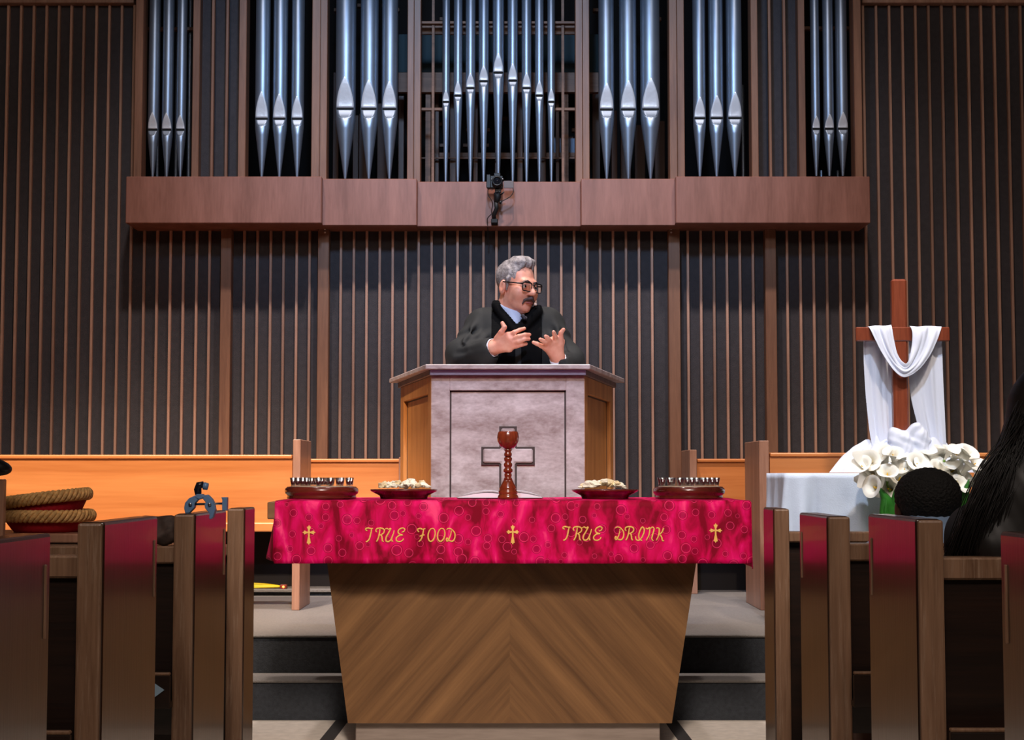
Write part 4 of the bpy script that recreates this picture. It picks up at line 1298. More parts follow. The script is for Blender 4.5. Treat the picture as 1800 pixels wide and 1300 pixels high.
    for s_ in (-1, 1):
        mb = MB()
        pts = [H @ Vector((s_*.012,.104,.021)), H @ Vector((s_*.028,.1035,.027)), H @ Vector((s_*.046,.092,.022))]
        mb.tube(pts, [.0035,.004,.002], 6); mb.build('eyebrow', hair_dark, body)
        ey = MB(); bm_ = bmesh.new(); bmesh.ops.create_uvsphere(bm_, u_segments=16, v_segments=10, radius=.0125)
        ey.addbm(bm_, 0, True, H @ Matrix.Translation((s_*.033,.088,.002))); eo = ey.build('eye', eye_white, body)
        MB().lathe([(0,0),(.005,-.0005),(.0055,-.0015)], 12, M=H @ Matrix.Translation((s_*.033,.1010,.000)) @ Matrix.Rotation(-math.pi/2, 4, 'X')).build('iris', eye_dark, eo)
        lid = MB(); bm_ = bmesh.new(); bmesh.ops.create_uvsphere(bm_, u_segments=16, v_segments=10, radius=.0134)
        bmesh.ops.delete(bm_, geom=[v_ for v_ in bm_.verts if v_.co.z < .0035], context='VERTS')
        lid.addbm(bm_, 0, True, H @ Matrix.Translation((s_*.033,.088,.002))); lid.build('eyelid', skin, body)
    MB().tube([H @ Vector((x_,.1035-.9*x_*x_*8,-.0735-.002*abs(x_)*20)) for x_ in (-.022,-.012,0,.012,.022)], [.002,.0045,.005,.0045,.002], 8).build('lips', lip_mat, body)
    # spectacles
    sp = bpy.data.objects.new('spectacles', None); COL.objects.link(sp); sp.location = H @ Vector((0,.11,.0))
    sp.parent = body
    for s_ in (-1, 1):
        pts = []
        n = 28
        for i in range(n):
            a = 2*math.pi*i/n
            ca, sa = math.cos(a), math.sin(a)
            x_ = .0265*abs(ca)**.38*(1 if ca > 0 else -1); z_ = .0200*abs(sa)**.42*(1 if sa > 0 else -1)
            pts.append(H @ Vector((s_*.034+x_, .114-.25*abs(s_*.034+x_)**1.2*.6, -.002+z_)))
        rad = [.0036 if math.sin(2*math.pi*i/n) > .3 else .0024 for i in range(n)]
        MB().tube(pts, rad, 6, closed=True).build('rim', frame_black, sp)
        c0 = sum(pts, Vector())/n
        MB().add([c0]+pts, [(0, 1+i, 1+(i+1) % n) for i in range(n)], 0, True).build('lens', lens_glass, sp)
        MB().tube([H @ Vector((s_*.0595,.103,.010)), H @ Vector((s_*.074,.06,.012)), H @ Vector((s_*.083,-.004,.014)), H @ Vector((s_*.082,-.020,.000))], [.0040,.0036,.0032,.0022], 6).build('temple', frame_black, sp)
    MB().tube([H @ Vector((-.010,.1145,.004)), H @ Vector((0,.117,.007)), H @ Vector((.010,.1145,.004))], .0022, 6).build('bridge', frame_black, sp)
    # headset microphone on the far cheek
    tip = H @ Vector((-.030,.108,-.074))
    mic = MB().tube([H @ Vector((-.083,.0,-.02)), H @ Vector((-.074,.05,-.05)), H @ Vector((-.052,.09,-.068)), tip], [.0012]*4, 6).build('headset_boom', mic_mat, body)
    mt = MB(); bm_ = bmesh.new(); bmesh.ops.create_uvsphere(bm_, u_segments=12, v_segments=8, radius=.0062)
    mt.addbm(bm_, 0, True, Matrix.Translation(tip+Vector((.003,0,-.003)))); mt.build('headset_microphone', mic_mat, body)
    # small dark clip on the velvet below the chin
    q = P(921, 557, 7.50)
    cl_ = MB()
    cl_.box(-.016,.016,-.008,.008,-.007,.007,.003, M=Matrix.Translation(q) @ Matrix.Rotation(.5,4,'Y'))
    cl_.box(-.006,.006,-.014,.0,-.012,.012,.003, M=Matrix.Translation(q) @ Matrix.Rotation(-.3,4,'Y'))
    cl_.build('microphone_clip', plain('clip_grey', lin(60,58,66), .35), body)
    return body
preacher()

# ------------------------------------------------------------------ SEATED CHILD (seen from behind)
def child():
    Y0 = 4.12
    hc = P(1630, 874, Y0)
    skin_d = skin_mat('skin_brown', lin(78,48,36), lin(104,66,50))
    b = SDF((hc.x-.26, Y0-.22, .0), (hc.x+.26, Y0+.5, hc.z+.13), .006)
    c = b.cone; e = b.ell
    e(hc+Vector((0,.005,.0)), (.071,.086,.064), .02)
    e(hc+Vector((0,.035,-.045)), (.056,.056,.062), .03)
    c(hc+Vector((0,.10,-.018)), hc+Vector((0,.094,-.03)), .008, .011, .012)
    for s in (-1, 1): e(hc+Vector((s*.073,.008,-.032)), (.010,.018,.028), .006)
    c(hc+Vector((0,-.01,-.06)), hc+Vector((0,-.015,-.14)), .042, .045, .03)
    sh = hc.z-.17
    pel = Vector((hc.x, Y0+.02, .565))
    c((hc.x, Y0-.01, sh), pel, .10, .11, .05)
    for s in (-1, 1):
        S_ = Vector((hc.x+s*.125, Y0-.01, sh)); E_ = Vector((hc.x+s*.16, Y0+.04, sh-.2)); W_ = Vector((hc.x+s*.09, Y0+.2, .56))
        c((hc.x+s*.04, Y0-.01, sh+.01), S_, .05, .048, .04); c(S_, E_, .042, .034, .03); c(E_, W_, .034, .024, .02); e(W_+Vector((0,.03,0)), (.022,.04,.016), .02)
        for f in range(4): c(W_+Vector((-s*.012+s*.008*f,.05,0)), W_+Vector((-s*.014+s*.009*f,.085,-.008)), .007, .0055, .003)
        c(W_+Vector((-s*.018,.02,0)), W_+Vector((-s*.034,.05,0)), .009, .007, .004)
        K_ = Vector((hc.x+s*.09, Y0+.34, .50)); A_ = Vector((hc.x+s*.09, Y0+.36, .08))
        c(pel+Vector((s*.06,.03,0)), K_, .07, .05, .04); c(K_, A_, .045, .03, .03); c(A_+Vector((0,0,-.03)), A_+Vector((0,.09,-.045)), .028, .022, .02)
    body = b.build('person', skin_d, None, 2)
    tag(body, 'child with short curly black hair seated in the right pew, seen from behind', 'person')
    # hair
    h = SDF(tuple(hc-Vector((.12,.13,.12))), tuple(hc+Vector((.12,.13,.12))), .0035)
    h.ell(hc+Vector((0,-.006,.004)), (.084,.094,.073), .01)
    h.cone(hc+Vector((0,-.045,-.02)), hc+Vector((0,-.030,-.045)), .045, .034, .03)
    h.ell(hc+Vector((0,.085,-.05)), (.075,.06,.085), .01, 'sub')
    for s in (-1, 1): h.ell(hc+Vector((s*.083,.02,-.055)), (.022,.036,.040), .008, 'sub')
    h.field(lambda x, y, z: .0016*(np.sin(260*x+np.sin(130*z)*2)*np.sin(250*z+1)*np.sin(240*y)+.7*np.sin(420*x)*np.sin(410*z)))
    h.build('hair', plain('hair_black_curly', lin(14,12,12), .75, bump=1.0, bscale=160, var=.6, vscale=120), body, 0)
    # pale shirt
    s_ = SDF((hc.x-.25, Y0-.2, .42), (hc.x+.25, Y0+.22, hc.z+.03), .006)
    s_.cone((hc.x, Y0-.01, sh+.0), pel, .115, .125, .05)
    for s in (-1, 1):
        S_ = Vector((hc.x+s*.125, Y0-.01, sh)); E_ = Vector((hc.x+s*.16, Y0+.04, sh-.2))
        s_.cone((hc.x+s*.04, Y0-.01, sh+.012), S_, .062, .060, .04); s_.cone(S_, E_, .056, .05, .03)
    nb = hc+Vector((0,-.030,-.066))
    s_.cone(nb+Vector((0,0,.008)), nb+Vector((0,.015,-.08)), .058, .075, .02)
    s_.cone(nb+Vector((0,0,.10)), nb, .052, .048, .004, 'sub')
    s_.build('shirt', plain('shirt_blue', lin(150,178,214), .8), body, 2)
child()

# ------------------------------------------------------------------ LONG-HAIRED WOMAN, cropped at the right
def woman():
    Y0 = 3.24
    hc = P(1856, 742, Y0)
    b = SDF((hc.x-.3, Y0-.16, .0), (hc.x+.3, Y0+.62, hc.z+.14), .007)
    c = b.cone; e = b.ell
    sk = skin_mat('skin_light', lin(190,130,108), lin(214,156,132))
    e(hc+Vector((0,.0,.03)), (.074,.092,.085), .02); e(hc+Vector((.01,.045,-.035)), (.058,.058,.075), .03)
    c(hc+Vector((.012,.098,.0)), hc+Vector((.014,.112,-.028)), .007, .011, .01)
    for s in (-1, 1): e(hc+Vector((s*.074,.0,-.01)), (.010,.018,.030), .006)
    c(hc+Vector((0,-.01,-.08)), hc+Vector((0,-.015,-.19)), .048, .052, .03)
    sh = hc.z-.23; pel = Vector((hc.x, Y0+.04, .59))
    c((hc.x, Y0, sh), pel, .115, .13, .05)
    for s in (-1, 1):
        S_ = Vector((hc.x+s*.16, Y0, sh)); E_ = Vector((hc.x+s*.20, Y0+.05, sh-.26)); W_ = Vector((hc.x+s*.09, Y0+.26, .56))
        c((hc.x+s*.05, Y0, sh+.01), S_, .055, .052, .04); c(S_, E_, .046, .038, .03); c(E_, W_, .036, .026, .02); e(W_+Vector((0,.04,0)), (.03,.045,.016), .02)
        for f in range(4): c(W_+Vector((-s*.02+s*.013*f,.07,0)), W_+Vector((-s*.02+s*.014*f,.12,-.01)), .009, .007, .003)
        c(W_+Vector((-s*.025,.02,0)), W_+Vector((-s*.048,.06,0)), .011, .009, .004)
        K_ = Vector((hc.x+s*.10, Y0+.46, .52)); A_ = Vector((hc.x+s*.10, Y0+.46, .09))
        c(pel+Vector((s*.07,.03,0)), K_, .085, .06, .04); c(K_, A_, .055, .035, .03); c(A_+Vector((0,0,-.04)), A_+Vector((0,.11,-.055)), .032, .026, .02)
    body = b.build('person', sk, None, 2)
    tag(body, 'person with long straight black hair at the right edge, seen from behind', 'person')
    # dark top
    s_ = SDF((hc.x-.3, Y0-.17, .45), (hc.x+.3, Y0+.25, hc.z-.1), .007)
    s_.cone((hc.x, Y0, sh), pel, .13, .145, .05)
    for s in (-1, 1):
        S_ = Vector((hc.x+s*.16, Y0, sh)); E_ = Vector((hc.x+s*.20, Y0+.05, sh-.26))
        s_.cone((hc.x+s*.05, Y0, sh+.01), S_, .066, .064, .04); s_.cone(S_, E_, .060, .052, .03)
    s_.build('top', plain('top_dark', lin(44,42,48), .85), body, 2)
    # hair: a cap and a long fall made of locks
    hm = plain('hair_black_long', lin(24,20,19), .45, spec=.5)
    h = SDF((hc.x-.24, Y0-.2, .78), (hc.x+.22, Y0+.16, hc.z+.16), .006)
    h.ell(hc+Vector((0,-.012,.035)), (.088,.104,.094), .02)
    h.ell(hc+Vector((.02,.11,-.02)), (.07,.07,.10), .01, 'sub')
    def L(px, py, y): return P(px, py, y)
    h.cone(L(1845, 735, Y0-.03), L(1800, 860, Y0-.09), .075, .075, .05)
    h.cone(L(1800, 860, Y0-.09), L(1748, 960, Y0-.11), .072, .066, .05)
    h.cone(L(1850, 800, Y0-.06), L(1830, 990, Y0-.11), .08, .085, .05)
    h.field(lambda x, y, z: .0004*np.sin(260*(x+.45*z)+30*y))
    h.build('hair', hm, body, 1)
    rnd = random.Random(11)
    lk = MB()
    for i in range(2400):
        t = rnd.random()*1.8
        # start along the outer contour / back surface of the hair, end near the rail
        y = Y0-.06-rnd.random()*.10
        x0 = 1800+rnd.uniform(-6, 60)+max(0, t-.6)*70; y0 = 690+rnd.uniform(-10, 60)
        xm = 1728+t*95+rnd.uniform(-8, 8); ym = 835+rnd.uniform(-20, 20)
        xe = 1662+t*140+rnd.uniform(-6, 6); ye = 968+rnd.uniform(-10, 25)
        pts = [L(x0, y0, Y0-.03), L(x0*.45+xm*.55, (y0*.5+ym*.5), y+.02), L(xm, ym, y-.005), L((xm+xe)/2-3+rnd.uniform(-3,3), (ym+ye)/2, y-.01), L(xe, ye, y)]
        pts = [Vector(p) for p in catmull([tuple(p) for p in pts], 3)]
        r0 = rnd.uniform(.0005, .0012)
        n = len(pts)
        lk.tube(pts, [r0*(.5+.8*math.sin(math.pi*min(1, .15+.8*k/n))) for k in range(n)], 3)
    o = lk.build('hair_locks', hm, body); o['kind'] = 'stuff'
woman()
# ================================================================== WHITE TABLE, DRAPED CROSS, LILIES
white_cloth = plain('white_cloth', lin(204,218,238), .85, var=.04, vscale=18, bump=.15, bscale=160)
sheer = plain('sheer_white_cloth', lin(218,226,244), .8, sheen=.2)
YW0, YW1 = 7.12, 7.70
Zw = Z(831, YW0)
x0w, x1w = X(1377, YW0, 880), X(1712, YW0, 880)
wt = thing('white_table', ((x0w+x1w)/2, 7.41, Z_STAGE), 'small table under a white cloth holding the draped cross', 'table')
MB().box(x0w+.02, x1w-.02, YW0+.02, YW1-.02, Zw-.03, Zw-.004, .003).build('table_top', tabletop_wood, wt)
for ax in (x0w+.05, x1w-.09):
    for ay in (YW0+.05, YW1-.09):
        MB().box(ax, ax+.04, ay, ay+.04, Z_STAGE, Zw-.03, .003).build('leg', tabletop_wood, wt)
def table_cloth():
    r = .03
    per = []
    # perimeter of a rounded rectangle
    def corner(cx, cy, a0):
        return [(cx+r*math.cos(a0+math.pi/2*i/6), cy+r*math.sin(a0+math.pi/2*i/6)) for i in range(7)]
    def side(a, b, n): return [(a[0]+(b[0]-a[0])*i/n, a[1]+(b[1]-a[1])*i/n) for i in range(1, n)]
    xa, xb, ya, yb = x0w+.012, x1w-.012, YW0+.012, YW1-.012
    c1 = corner(xa+r, ya+r, math.pi); c2 = corner(xb-r, ya+r, -math.pi/2); c3 = corner(xb-r, yb-r, 0); c4 = corner(xa+r, yb-r, math.pi/2)
    per = c1+side(c1[-1], c2[0], 60)+c2+side(c2[-1], c3[0], 30)+c3+side(c3[-1], c4[0], 30)+c4+side(c4[-1], c1[0], 30)
    n = len(per); mx, my = (xa+xb)/2, (ya+yb)/2
    rows = []
    nv = 24
    for j in range(nv+1):
        t = j/nv
        z = Zw-(Zw-Z_STAGE-.06)*t
        row = []
        for i, (x, y) in enumerate(per):
            dx, dy = x-mx, y-my
            # outward normal approx
            nx = 0; ny = 0
            pa, pb = per[i-1], per[(i+1) % n]
            tx, ty = pb[0]-pa[0], pb[1]-pa[1]; l = math.hypot(tx, ty)+1e-9
            nx, ny = ty/l, -tx/l
            s = x*1.0+y*1.3
            amp = .018*min(1, t*2.2)
            w = amp*(.9*math.sin(s*21+.6)+.5*math.sin(s*47+2))+.004*t
            if i < 16: w += amp*1.2*math.sin(i*.8)
            row.append((x+nx*w, y+ny*w, z - (.006 if j == 0 else 0)*0))
        rows.append(row)
    vs = [p for r_ in rows for p in r_]; fs = []
    for j in range(nv):
        for i in range(n):
            i2 = (i+1) % n
            fs.append((j*n+i, j*n+i2, (j+1)*n+i2, (j+1)*n+i))
    vs.append((mx, my, Zw)); fs += [((i+1) % n, i, len(vs)-1) for i in range(n)]
    return MB().add(vs, fs, 0, True)
tcl = table_cloth().build('white_tablecloth', white_cloth)
tag(tcl, 'white cloth draped to the floor over the small table beside the right pews', 'tablecloth')

# cross
YX = 7.36
kx = YX/F_PX
cr = thing('wooden_cross', (X(1581, YX, 830), YX, Zw), 'reddish brown wooden cross standing on the white table, draped with white cloth', 'cross')
def bar(a, b, c_, d, y0, y1, nm, bev=.004):   # px box
    return MB().box(X(a, YX, 600), X(b, YX, 600), y0, y1, Z(d, YX), Z(c_, YX), bev).build(nm, cross_wood, cr)
bar(1567.5, 1594, 491, 832, YX-.022, YX+.022, 'upright', .009)
bar(1503, 1667, 575.5, 600, YX-.028, YX-.0, 'crossbar')
MB().box(X(1540, YX), X(1622, YX), YX-.09, YX+.09, Zw+.002, Zw+.03, .004).build('foot_board', cross_wood, cr)

def ribbon(rows, nsub, nt, fold, seed, nm):
    """cloth strip through rows of (xL,yL,xR,yR,Y); folds ripple across the strip in depth"""
    A = catmull([tuple(P(r[0], r[1], r[4])) for r in rows], nsub)
    B = catmull([tuple(P(r[2], r[3], r[4])) for r in rows], nsub)
    rnd = random.Random(seed); p1, p2, p3 = [rnd.uniform(0, 6) for _ in range(3)]
    n = len(A)
    vs = []
    for i in range(n):
        a, b = Vector(A[i]), Vector(B[i])
        for j in range(nt):
            t = j/(nt-1)
            q = a.lerp(b, t)
            f = fold*(math.sin(t*11+p1+.12*i)+.6*math.sin(t*21+p2-.1*i)+.35*math.sin(t*37+p3))*(.35+.65*math.sin(math.pi*t))
            q.y += f
            q.z += .3*fold*math.sin(t*9+p2)
            vs.append(q)
    fs = [(i*nt+j, i*nt+j+1, (i+1)*nt+j+1, (i+1)*nt+j) for i in range(n-1) for j in range(nt-1)]
    return MB().add(vs, fs, 0, True)
drape = thing('cross_drape', (X(1585, YX), YX, Zw), 'long white cloth looped over the arms of the wooden cross', 'drape')
yb_, yf_ = YX+.035, YX-.052
rows = [(1556,842,1606,846,YX-.02), (1541,815,1590,822,YX+.0), (1530,770,1577,770,YX+.02), (1522,700,1572,700,yb_), (1518.5,640,1573,640,yb_), (1518,604,1573,604,yb_),
        (1521,580,1569,580,YX+.022), (1525,573.5,1567,571.5,YX-.014),
        (1529,577,1568.5,577,YX-.040), (1537,594,1572,598,yf_), (1549,618,1577,620,yf_-.008), (1563,640,1583,632,yf_-.014), (1576,655,1589,638,yf_-.02),
        (1589,662,1593,639,yf_-.022),
        (1604,657,1597,634,yf_-.02), (1620,644,1600,622,yf_-.014), (1636,622,1603,606,yf_-.006), (1648,596,1604,588,yf_), (1654,578,1602,577.5,YX-.040),
        (1655,573.5,1598,573.5,YX-.012), (1655,580,1597,580,YX+.024), (1656,604,1597,604,yb_), (1658,660,1597,660,yb_), (1660,700,1601,700,yb_), (1662,745,1612,745,YX+.03), (1664,790,1624,795,YX+.02), (1665,838,1632,842,YX+.02)]
dr = ribbon(rows, 6, 22, .006, 5, 'drape').build('cloth', sheer, drape)
md = dr.modifiers.new('t', 'SOLIDIFY'); md.thickness = .003; md.offset = 0
md = dr.modifiers.new('s', 'SUBSURF'); md.levels = 1; md.render_levels = 1

# crumpled white cloth at the foot
def mound_fn():
    cx, cz = X(1597, 7.38, 800), Zw
    rx, ry = X(1735, 7.38, 830)-cx, .20
    def hgt(u, a):
        px_h = 64*kx
        side = math.cos(a)
        base = px_h*(1-u**3.0)
        wr = (.010*math.sin(a*9+8*u)+.008*math.sin(a*17-11*u+1)+.006*math.sin(23*u+5*a))*math.sin(math.pi*min(1, u*1.05))
        return max(.001, base*(.92+.08*math.sin(3*a-1))+wr*1.2)
    def fn(i, j):
        u = j; a = 2*math.pi*i
        rr = 1+.06*math.sin(5*a)+.03*math.sin(11*a+1)
        return Vector((cx+rx*.93*u*rr*math.cos(a), 7.40+ry*u*rr*math.sin(a)*.95, cz+.002+hgt(u, a)))
    return MB().grid(fn, 110, 40, wrap=True)
mo = mound_fn().build('crumpled_cloth', sheer)
tag(mo, 'crumpled white cloth heaped around the foot of the draped cross', 'cloth')
# tucked bunch in front of the upright
tb = SDF((X(1560, 7.3), 7.22, Zw-.01), (X(1640, 7.3), 7.40, Z(735, 7.3)), .004)
for i, (a, b_, r0) in enumerate((((1570, 760), (1588, 772), 8), ((1588, 772), (1612, 752), 8), ((1612, 752), (1625, 775), 9), ((1575, 765), (1580, 810), 14), ((1590, 775), (1600, 815), 15), ((1615, 765), (1620, 812), 14), ((1570, 800), (1630, 805), 16))):
    tb.cone(P(*a, 7.31-.004*(i % 3)), P(*b_, 7.30), r0*kx, (r0+2)*kx, .012)
tb.field(lambda x, y, z: .0022*np.sin(70*x+45*z+2*np.sin(60*z))+.0012*np.sin(150*x-90*z+2+2*np.sin(80*x)))
o = tb.build('cloth_bunch', sheer, None, 1)
tag(o, 'gathered knot of white cloth tucked against the upright of the cross', 'cloth')

# lilies in a pot standing in front of the table
leaf_mat = plain('lily_leaf', lin(44,110,36), .4, var=.35, vscale=20)
stem_mat = plain('lily_stem', lin(120,160,60), .5)
petal = plain('lily_petal', lin(244,244,236), .55, sheen=.1)
spadix = plain('lily_spadix', lin(236,190,60), .6)
pot_mat = plain('plant_pot', lin(90,60,44), .6)
YL = 6.97
pl = thing('potted_lilies', (X(1620, YL), YL, Z_STAGE), 'mass of white calla lilies with green leaves in front of the white table', 'flowers')
MB().lathe([(0, Z_STAGE), (.09, Z_STAGE), (.12, Z_STAGE+.24), (.125, Z_STAGE+.26), (.11, Z_STAGE+.26), (.1, Z_STAGE+.22), (0, Z_STAGE+.22)], 32, (X(1622, YL), YL, 0)).build('pot', pot_mat, pl)
def lily_mesh():
    def fn(u, v):
        # u: round the trumpet with overlap, v: base -> rim
        a = -math.pi*1.08+2*math.pi*1.08*u
        tip = math.exp(-(a/.55)**2)
        r = .006+.030*v**1.9+.012*v**6*(1+.7*tip)+.002*u*v
        zz_ = .085*v*(1-.10*v*(1-math.cos(a))*.5)+.030*tip*v**4-.010*v**8*(1-tip)
        return Vector((r*math.cos(a-math.pi/2), r*math.sin(a-math.pi/2)*.9-(.02*tip*v**5), zz_))
    return MB().grid(fn, 26, 12).mesh('flower', petal)
lm = lily_mesh()
sm = MB().tube([(0,0,.015),(0,-.002,.035),(0,-.005,.06)], [.0035,.004,.0025], 8).mesh('spadix', spadix)
rnd = random.Random(21)
spots = [(1518,820),(1532,833),(1548,818),(1543,845),(1560,832),(1563,858),(1575,815),(1580,840),(1592,826),(1600,845),(1612,815),(1625,812),(1640,808),(1655,800),(1668,795),(1680,800),(1692,808),(1700,822),(1712,815),(1720,832),(1708,845),(1690,838),(1676,826),(1662,822),(1648,826),(1684,852),(1722,850),(1552,803),(1530,812),(1570,800),(1700,798),(1656,840),(1536,856)]
base = Vector((X(1622, YL), YL, Z_STAGE+.22))
for i, (px, py) in enumerate(spots):
    q = P(px, py, YL+rnd.uniform(-.10, .07))
    d = Vector(((px-1622)/140*.9+rnd.uniform(-.35, .35), -.55+rnd.uniform(-.4, .3), .75+rnd.uniform(-.5, .2)-(py-820)/60)).normalized()
    R = d.to_track_quat('Z', 'Y').to_matrix() @ Matrix.Rotation(rnd.uniform(-2, 2), 3, 'Z')
    s = rnd.uniform(.8, 1.12)
    M = Matrix.LocRotScale(q-d*.05*s, R.to_quaternion(), Vector((s, s, s)))
    f = mesh_obj('flower', lm, pl, M)
    sp_ = mesh_obj('spadix', sm, None, M); sp_.parent = f; sp_.matrix_parent_inverse = M.inverted()
    p0 = q-d*.05*s
    MB().tube([base+Vector(((px-1622)*.0003, rnd.uniform(-.03,.03), 0)), Vector((base.x+(p0.x-base.x)*.6, (p0.y+YL)/2, base.z+(p0.z-base.z)*.6)), p0-d*.03, p0+d*.004], [.005,.005,.0045,.006], 6).build('stem', stem_mat, pl)
def leaf(p0, p1, wdt, bend, twist):
    p0, p1 = Vector(p0), Vector(p1)
    def fn(u, v):
        c_ = p0.lerp(p1, u)+Vector((0, bend*math.sin(u*math.pi)-.0, 0))
        w_ = wdt*math.sin(math.pi*u**.8)**.9+.001
        d = (p1-p0).normalized(); sd = Vector((d.z, 0, -d.x)).normalized()
        sd = Matrix.Rotation(twist, 3, d) @ sd
        return c_+sd*w_*(v*2-1)+Vector((0, -.012*(1-(v*2-1)**2), 0))
    return MB().grid(fn, 16, 7)
for (a, b_, w_, tw) in (((1590,940),(1543,853),.032,.1), ((1572,950),(1572,862),.030,-.3), ((1560,945),(1551,862),.028,.0), ((1582,948),(1586,866),.026,.2), ((1590,945),(1598,868),.026,.5), ((1672,935),(1703,842),.030,.2), ((1655,940),(1690,872),.026,-.4),
                        ((1700,940),(1735,862),.03,.2), ((1610,940),(1612,872),.03,.0), ((1640,940),(1650,868),.03,.3), ((1560,940),(1556,870),.022,.6), ((1715,930),(1750,880),.026,.1)):
    o = leaf(P(a[0], a[1], YL-.05), P(b_[0], b_[1], YL-.09), w_, -.02, tw).build('leaf', leaf_mat, pl)
    md = o.modifiers.new('t', 'SOLIDIFY'); md.thickness = .0015

# ================================================================== LEFT SIDE: BASKETS, CLAMP, LAMP
wicker = plain('wicker', lin(214,166,104), .6, var=.35, vscale=60, bump=.5, bscale=140)
lining = plain('basket_lining', lin(176,12,34), .8, bump=.2, bscale=80)
YK = 5.55
kk = YK/F_PX
zs = Z(937.5, YK-.17)
bt = thing('side_table', (X(60, YK), YK, 0), 'narrow brown wooden table under the wicker baskets', 'table')
MB().box(X(-40, YK), X(290, YK), YK-.20, YK+.22, zs-.03, zs, .004).build('table_top', choir_post, bt)
for ax in (X(-35, YK), X(270, YK)):
    for ay in (YK-.18, YK+.16): MB().box(ax, ax+.04, ay, ay+.04, 0, zs-.03, .003).build('leg', choir_post, bt)
def basket(cx, zb, R, h, tilt, label, bowl=True):
    t = thing('wicker_basket', (cx, YK, zb), label, 'basket', 'wicker baskets')
    M = Matrix.Translation((cx, YK, zb)) @ Matrix.Rotation(tilt, 4, 'Y')
    MB().lathe([(0, 0), (R*.74, 0), (R*.80, .01), (R*.95, h-.012), (R*.93, h-.012), (R*.76, .012), (0, .008)], 48, M=M).build('lining', lining, t)
    # three plaited strands winding round the rim
    for k in range(4):
        ph = k*2*math.pi/4
        pts = []
        n = 220
        for i in range(n):
            a = 2*math.pi*i/n
            w_ = 13*a+ph
            rr = R*.97+.011*math.cos(w_); z_ = h+.004+.015*math.sin(w_)*(1 if k < 4 else 1)
            pts.append((rr*math.cos(a), rr*math.sin(a), z_))
        MB().tube(pts, .0078, 7, M=M, closed=True).build('plaited_strand', wicker, t)
    MB().tube([(R*.95*math.cos(2*math.pi*i/60), R*.95*math.sin(2*math.pi*i/60), h+.003) for i in range(60)], .011, 8, M=M, closed=True).build('rim_core', wicker, t)
    return t
bx = X(84, YK, 900)
basket(bx, zs+.001, 76*kk, 26*kk, 0, 'lower wicker basket with red lining, standing on the side table')
basket(bx-.002, zs+.052, 75*kk, 30*kk, math.radians(-7), 'upper wicker basket with red lining, tilted on top of the lower one')

# clamp on the end of the second left pew
cl_metal = plain('clamp_blue_grey', lin(110,146,190), .35, metal=.1)
cl_dark = plain('clamp_dark', lin(18,22,36), .25)
cl_steel = plain('clamp_steel', lin(190,196,210), .25, metal=1)
YCk = 3.93
ck2 = YCk/F_PX
q0 = P(362, 880, YCk)
clp = thing('grip_clamp', tuple(P(362, 902, YCk)), 'blue-grey metal grip clamp fixed on top of a left pew end', 'clamp')
def J(px, py): 
    q = P(px, py, YCk); return (q.x, q.z)
def flat(poly, y0, y1, nm, mat, bev=.0012):
    MB().prism([J(*p) for p in poly], YCk+y0, YCk+y1, 'y', bev).build(nm, mat, clp)
jawL = [(345,870),(352,869),(356,876),(349,878),(344,884),(343,892),(334,901),(327,901),(325,892),(327,883),(334,875)]
jawR = [(357,870),(366,869),(374,877),(378,886),(379.5,896),(376,908),(371,912.5),(369,911),(370,902),(362,893),(361,886),(363,882),(356,874)]
flat(jawL, -.012, .012, 'jaw', cl_metal); flat(jawR, -.012, .012, 'jaw', cl_metal)
flat([(347,868),(357,868),(360,874),(352,877),(345,874)], -.014, .014, 'hinge_block', cl_metal)
for (px, py) in ((334.5, 886), (368.5, 886)):
    q = P(px, py, YCk-.013)
    MB().lathe([(0,0),(.0042,0),(.0042,.003),(.002,.004),(0,.004)], 14, M=Matrix.Translation(q) @ Matrix.Rotation(math.pi/2, 4, 'X')).build('rivet', cl_steel, clp)
MB().tube([P(342, 886, YCk), P(392, 884.5, YCk)], .0028, 8).build('screw_rod', cl_steel, clp)
flat([(390,873.5),(400.5,873.5),(400,897),(391.5,897),(391.5,885),(392,878)], -.010, .010, 'turn_handle', cl_metal, .001)
MB().tube([P(348.5, 869, YCk), P(347.5, 860, YCk), P(350, 852.5, YCk), P(358, 851, YCk)], [.008,.0095,.0095,.008], 12).build('stud_arm', cl_dark, clp)
MB().tube([P(358, 853.5, YCk-.002), P(365.5, 855, YCk-.002)], [.0095,.0085], 12).build('stud_knob', cl_metal, clp)

# black lamp head at the left edge with its brown post
lamp_y = 5.2
lp = thing('stand_lamp', tuple(Vector((X(-6, lamp_y), lamp_y, 0))), 'black oval lamp head on a brown post at the left frame edge', 'lamp')
lk_ = lamp_y/F_PX
c0 = P(-15, 819.5, lamp_y)
sh_ = SDF(tuple(c0-Vector((.09,.08,.05))), tuple(c0+Vector((.09,.08,.05))), .003)
sh_.ell(c0, (36*lk_, .05, 15.5*lk_), 0, R=Matrix.Rotation(math.radians(10), 3, 'Y'))
sh_.build('lamp_shade', black_plastic, lp, 1)
MB().box(X(-9, lamp_y), X(8, lamp_y), lamp_y, lamp_y+.03, 0, Z(842, lamp_y), .003).build('post', choir_post, lp)
MB().tube([P(-3, 843, lamp_y+.015), P(-6, 838, lamp_y+.015), P(-8, 830, lamp_y+.01)], .004, 8).build('neck', black_plastic, lp)

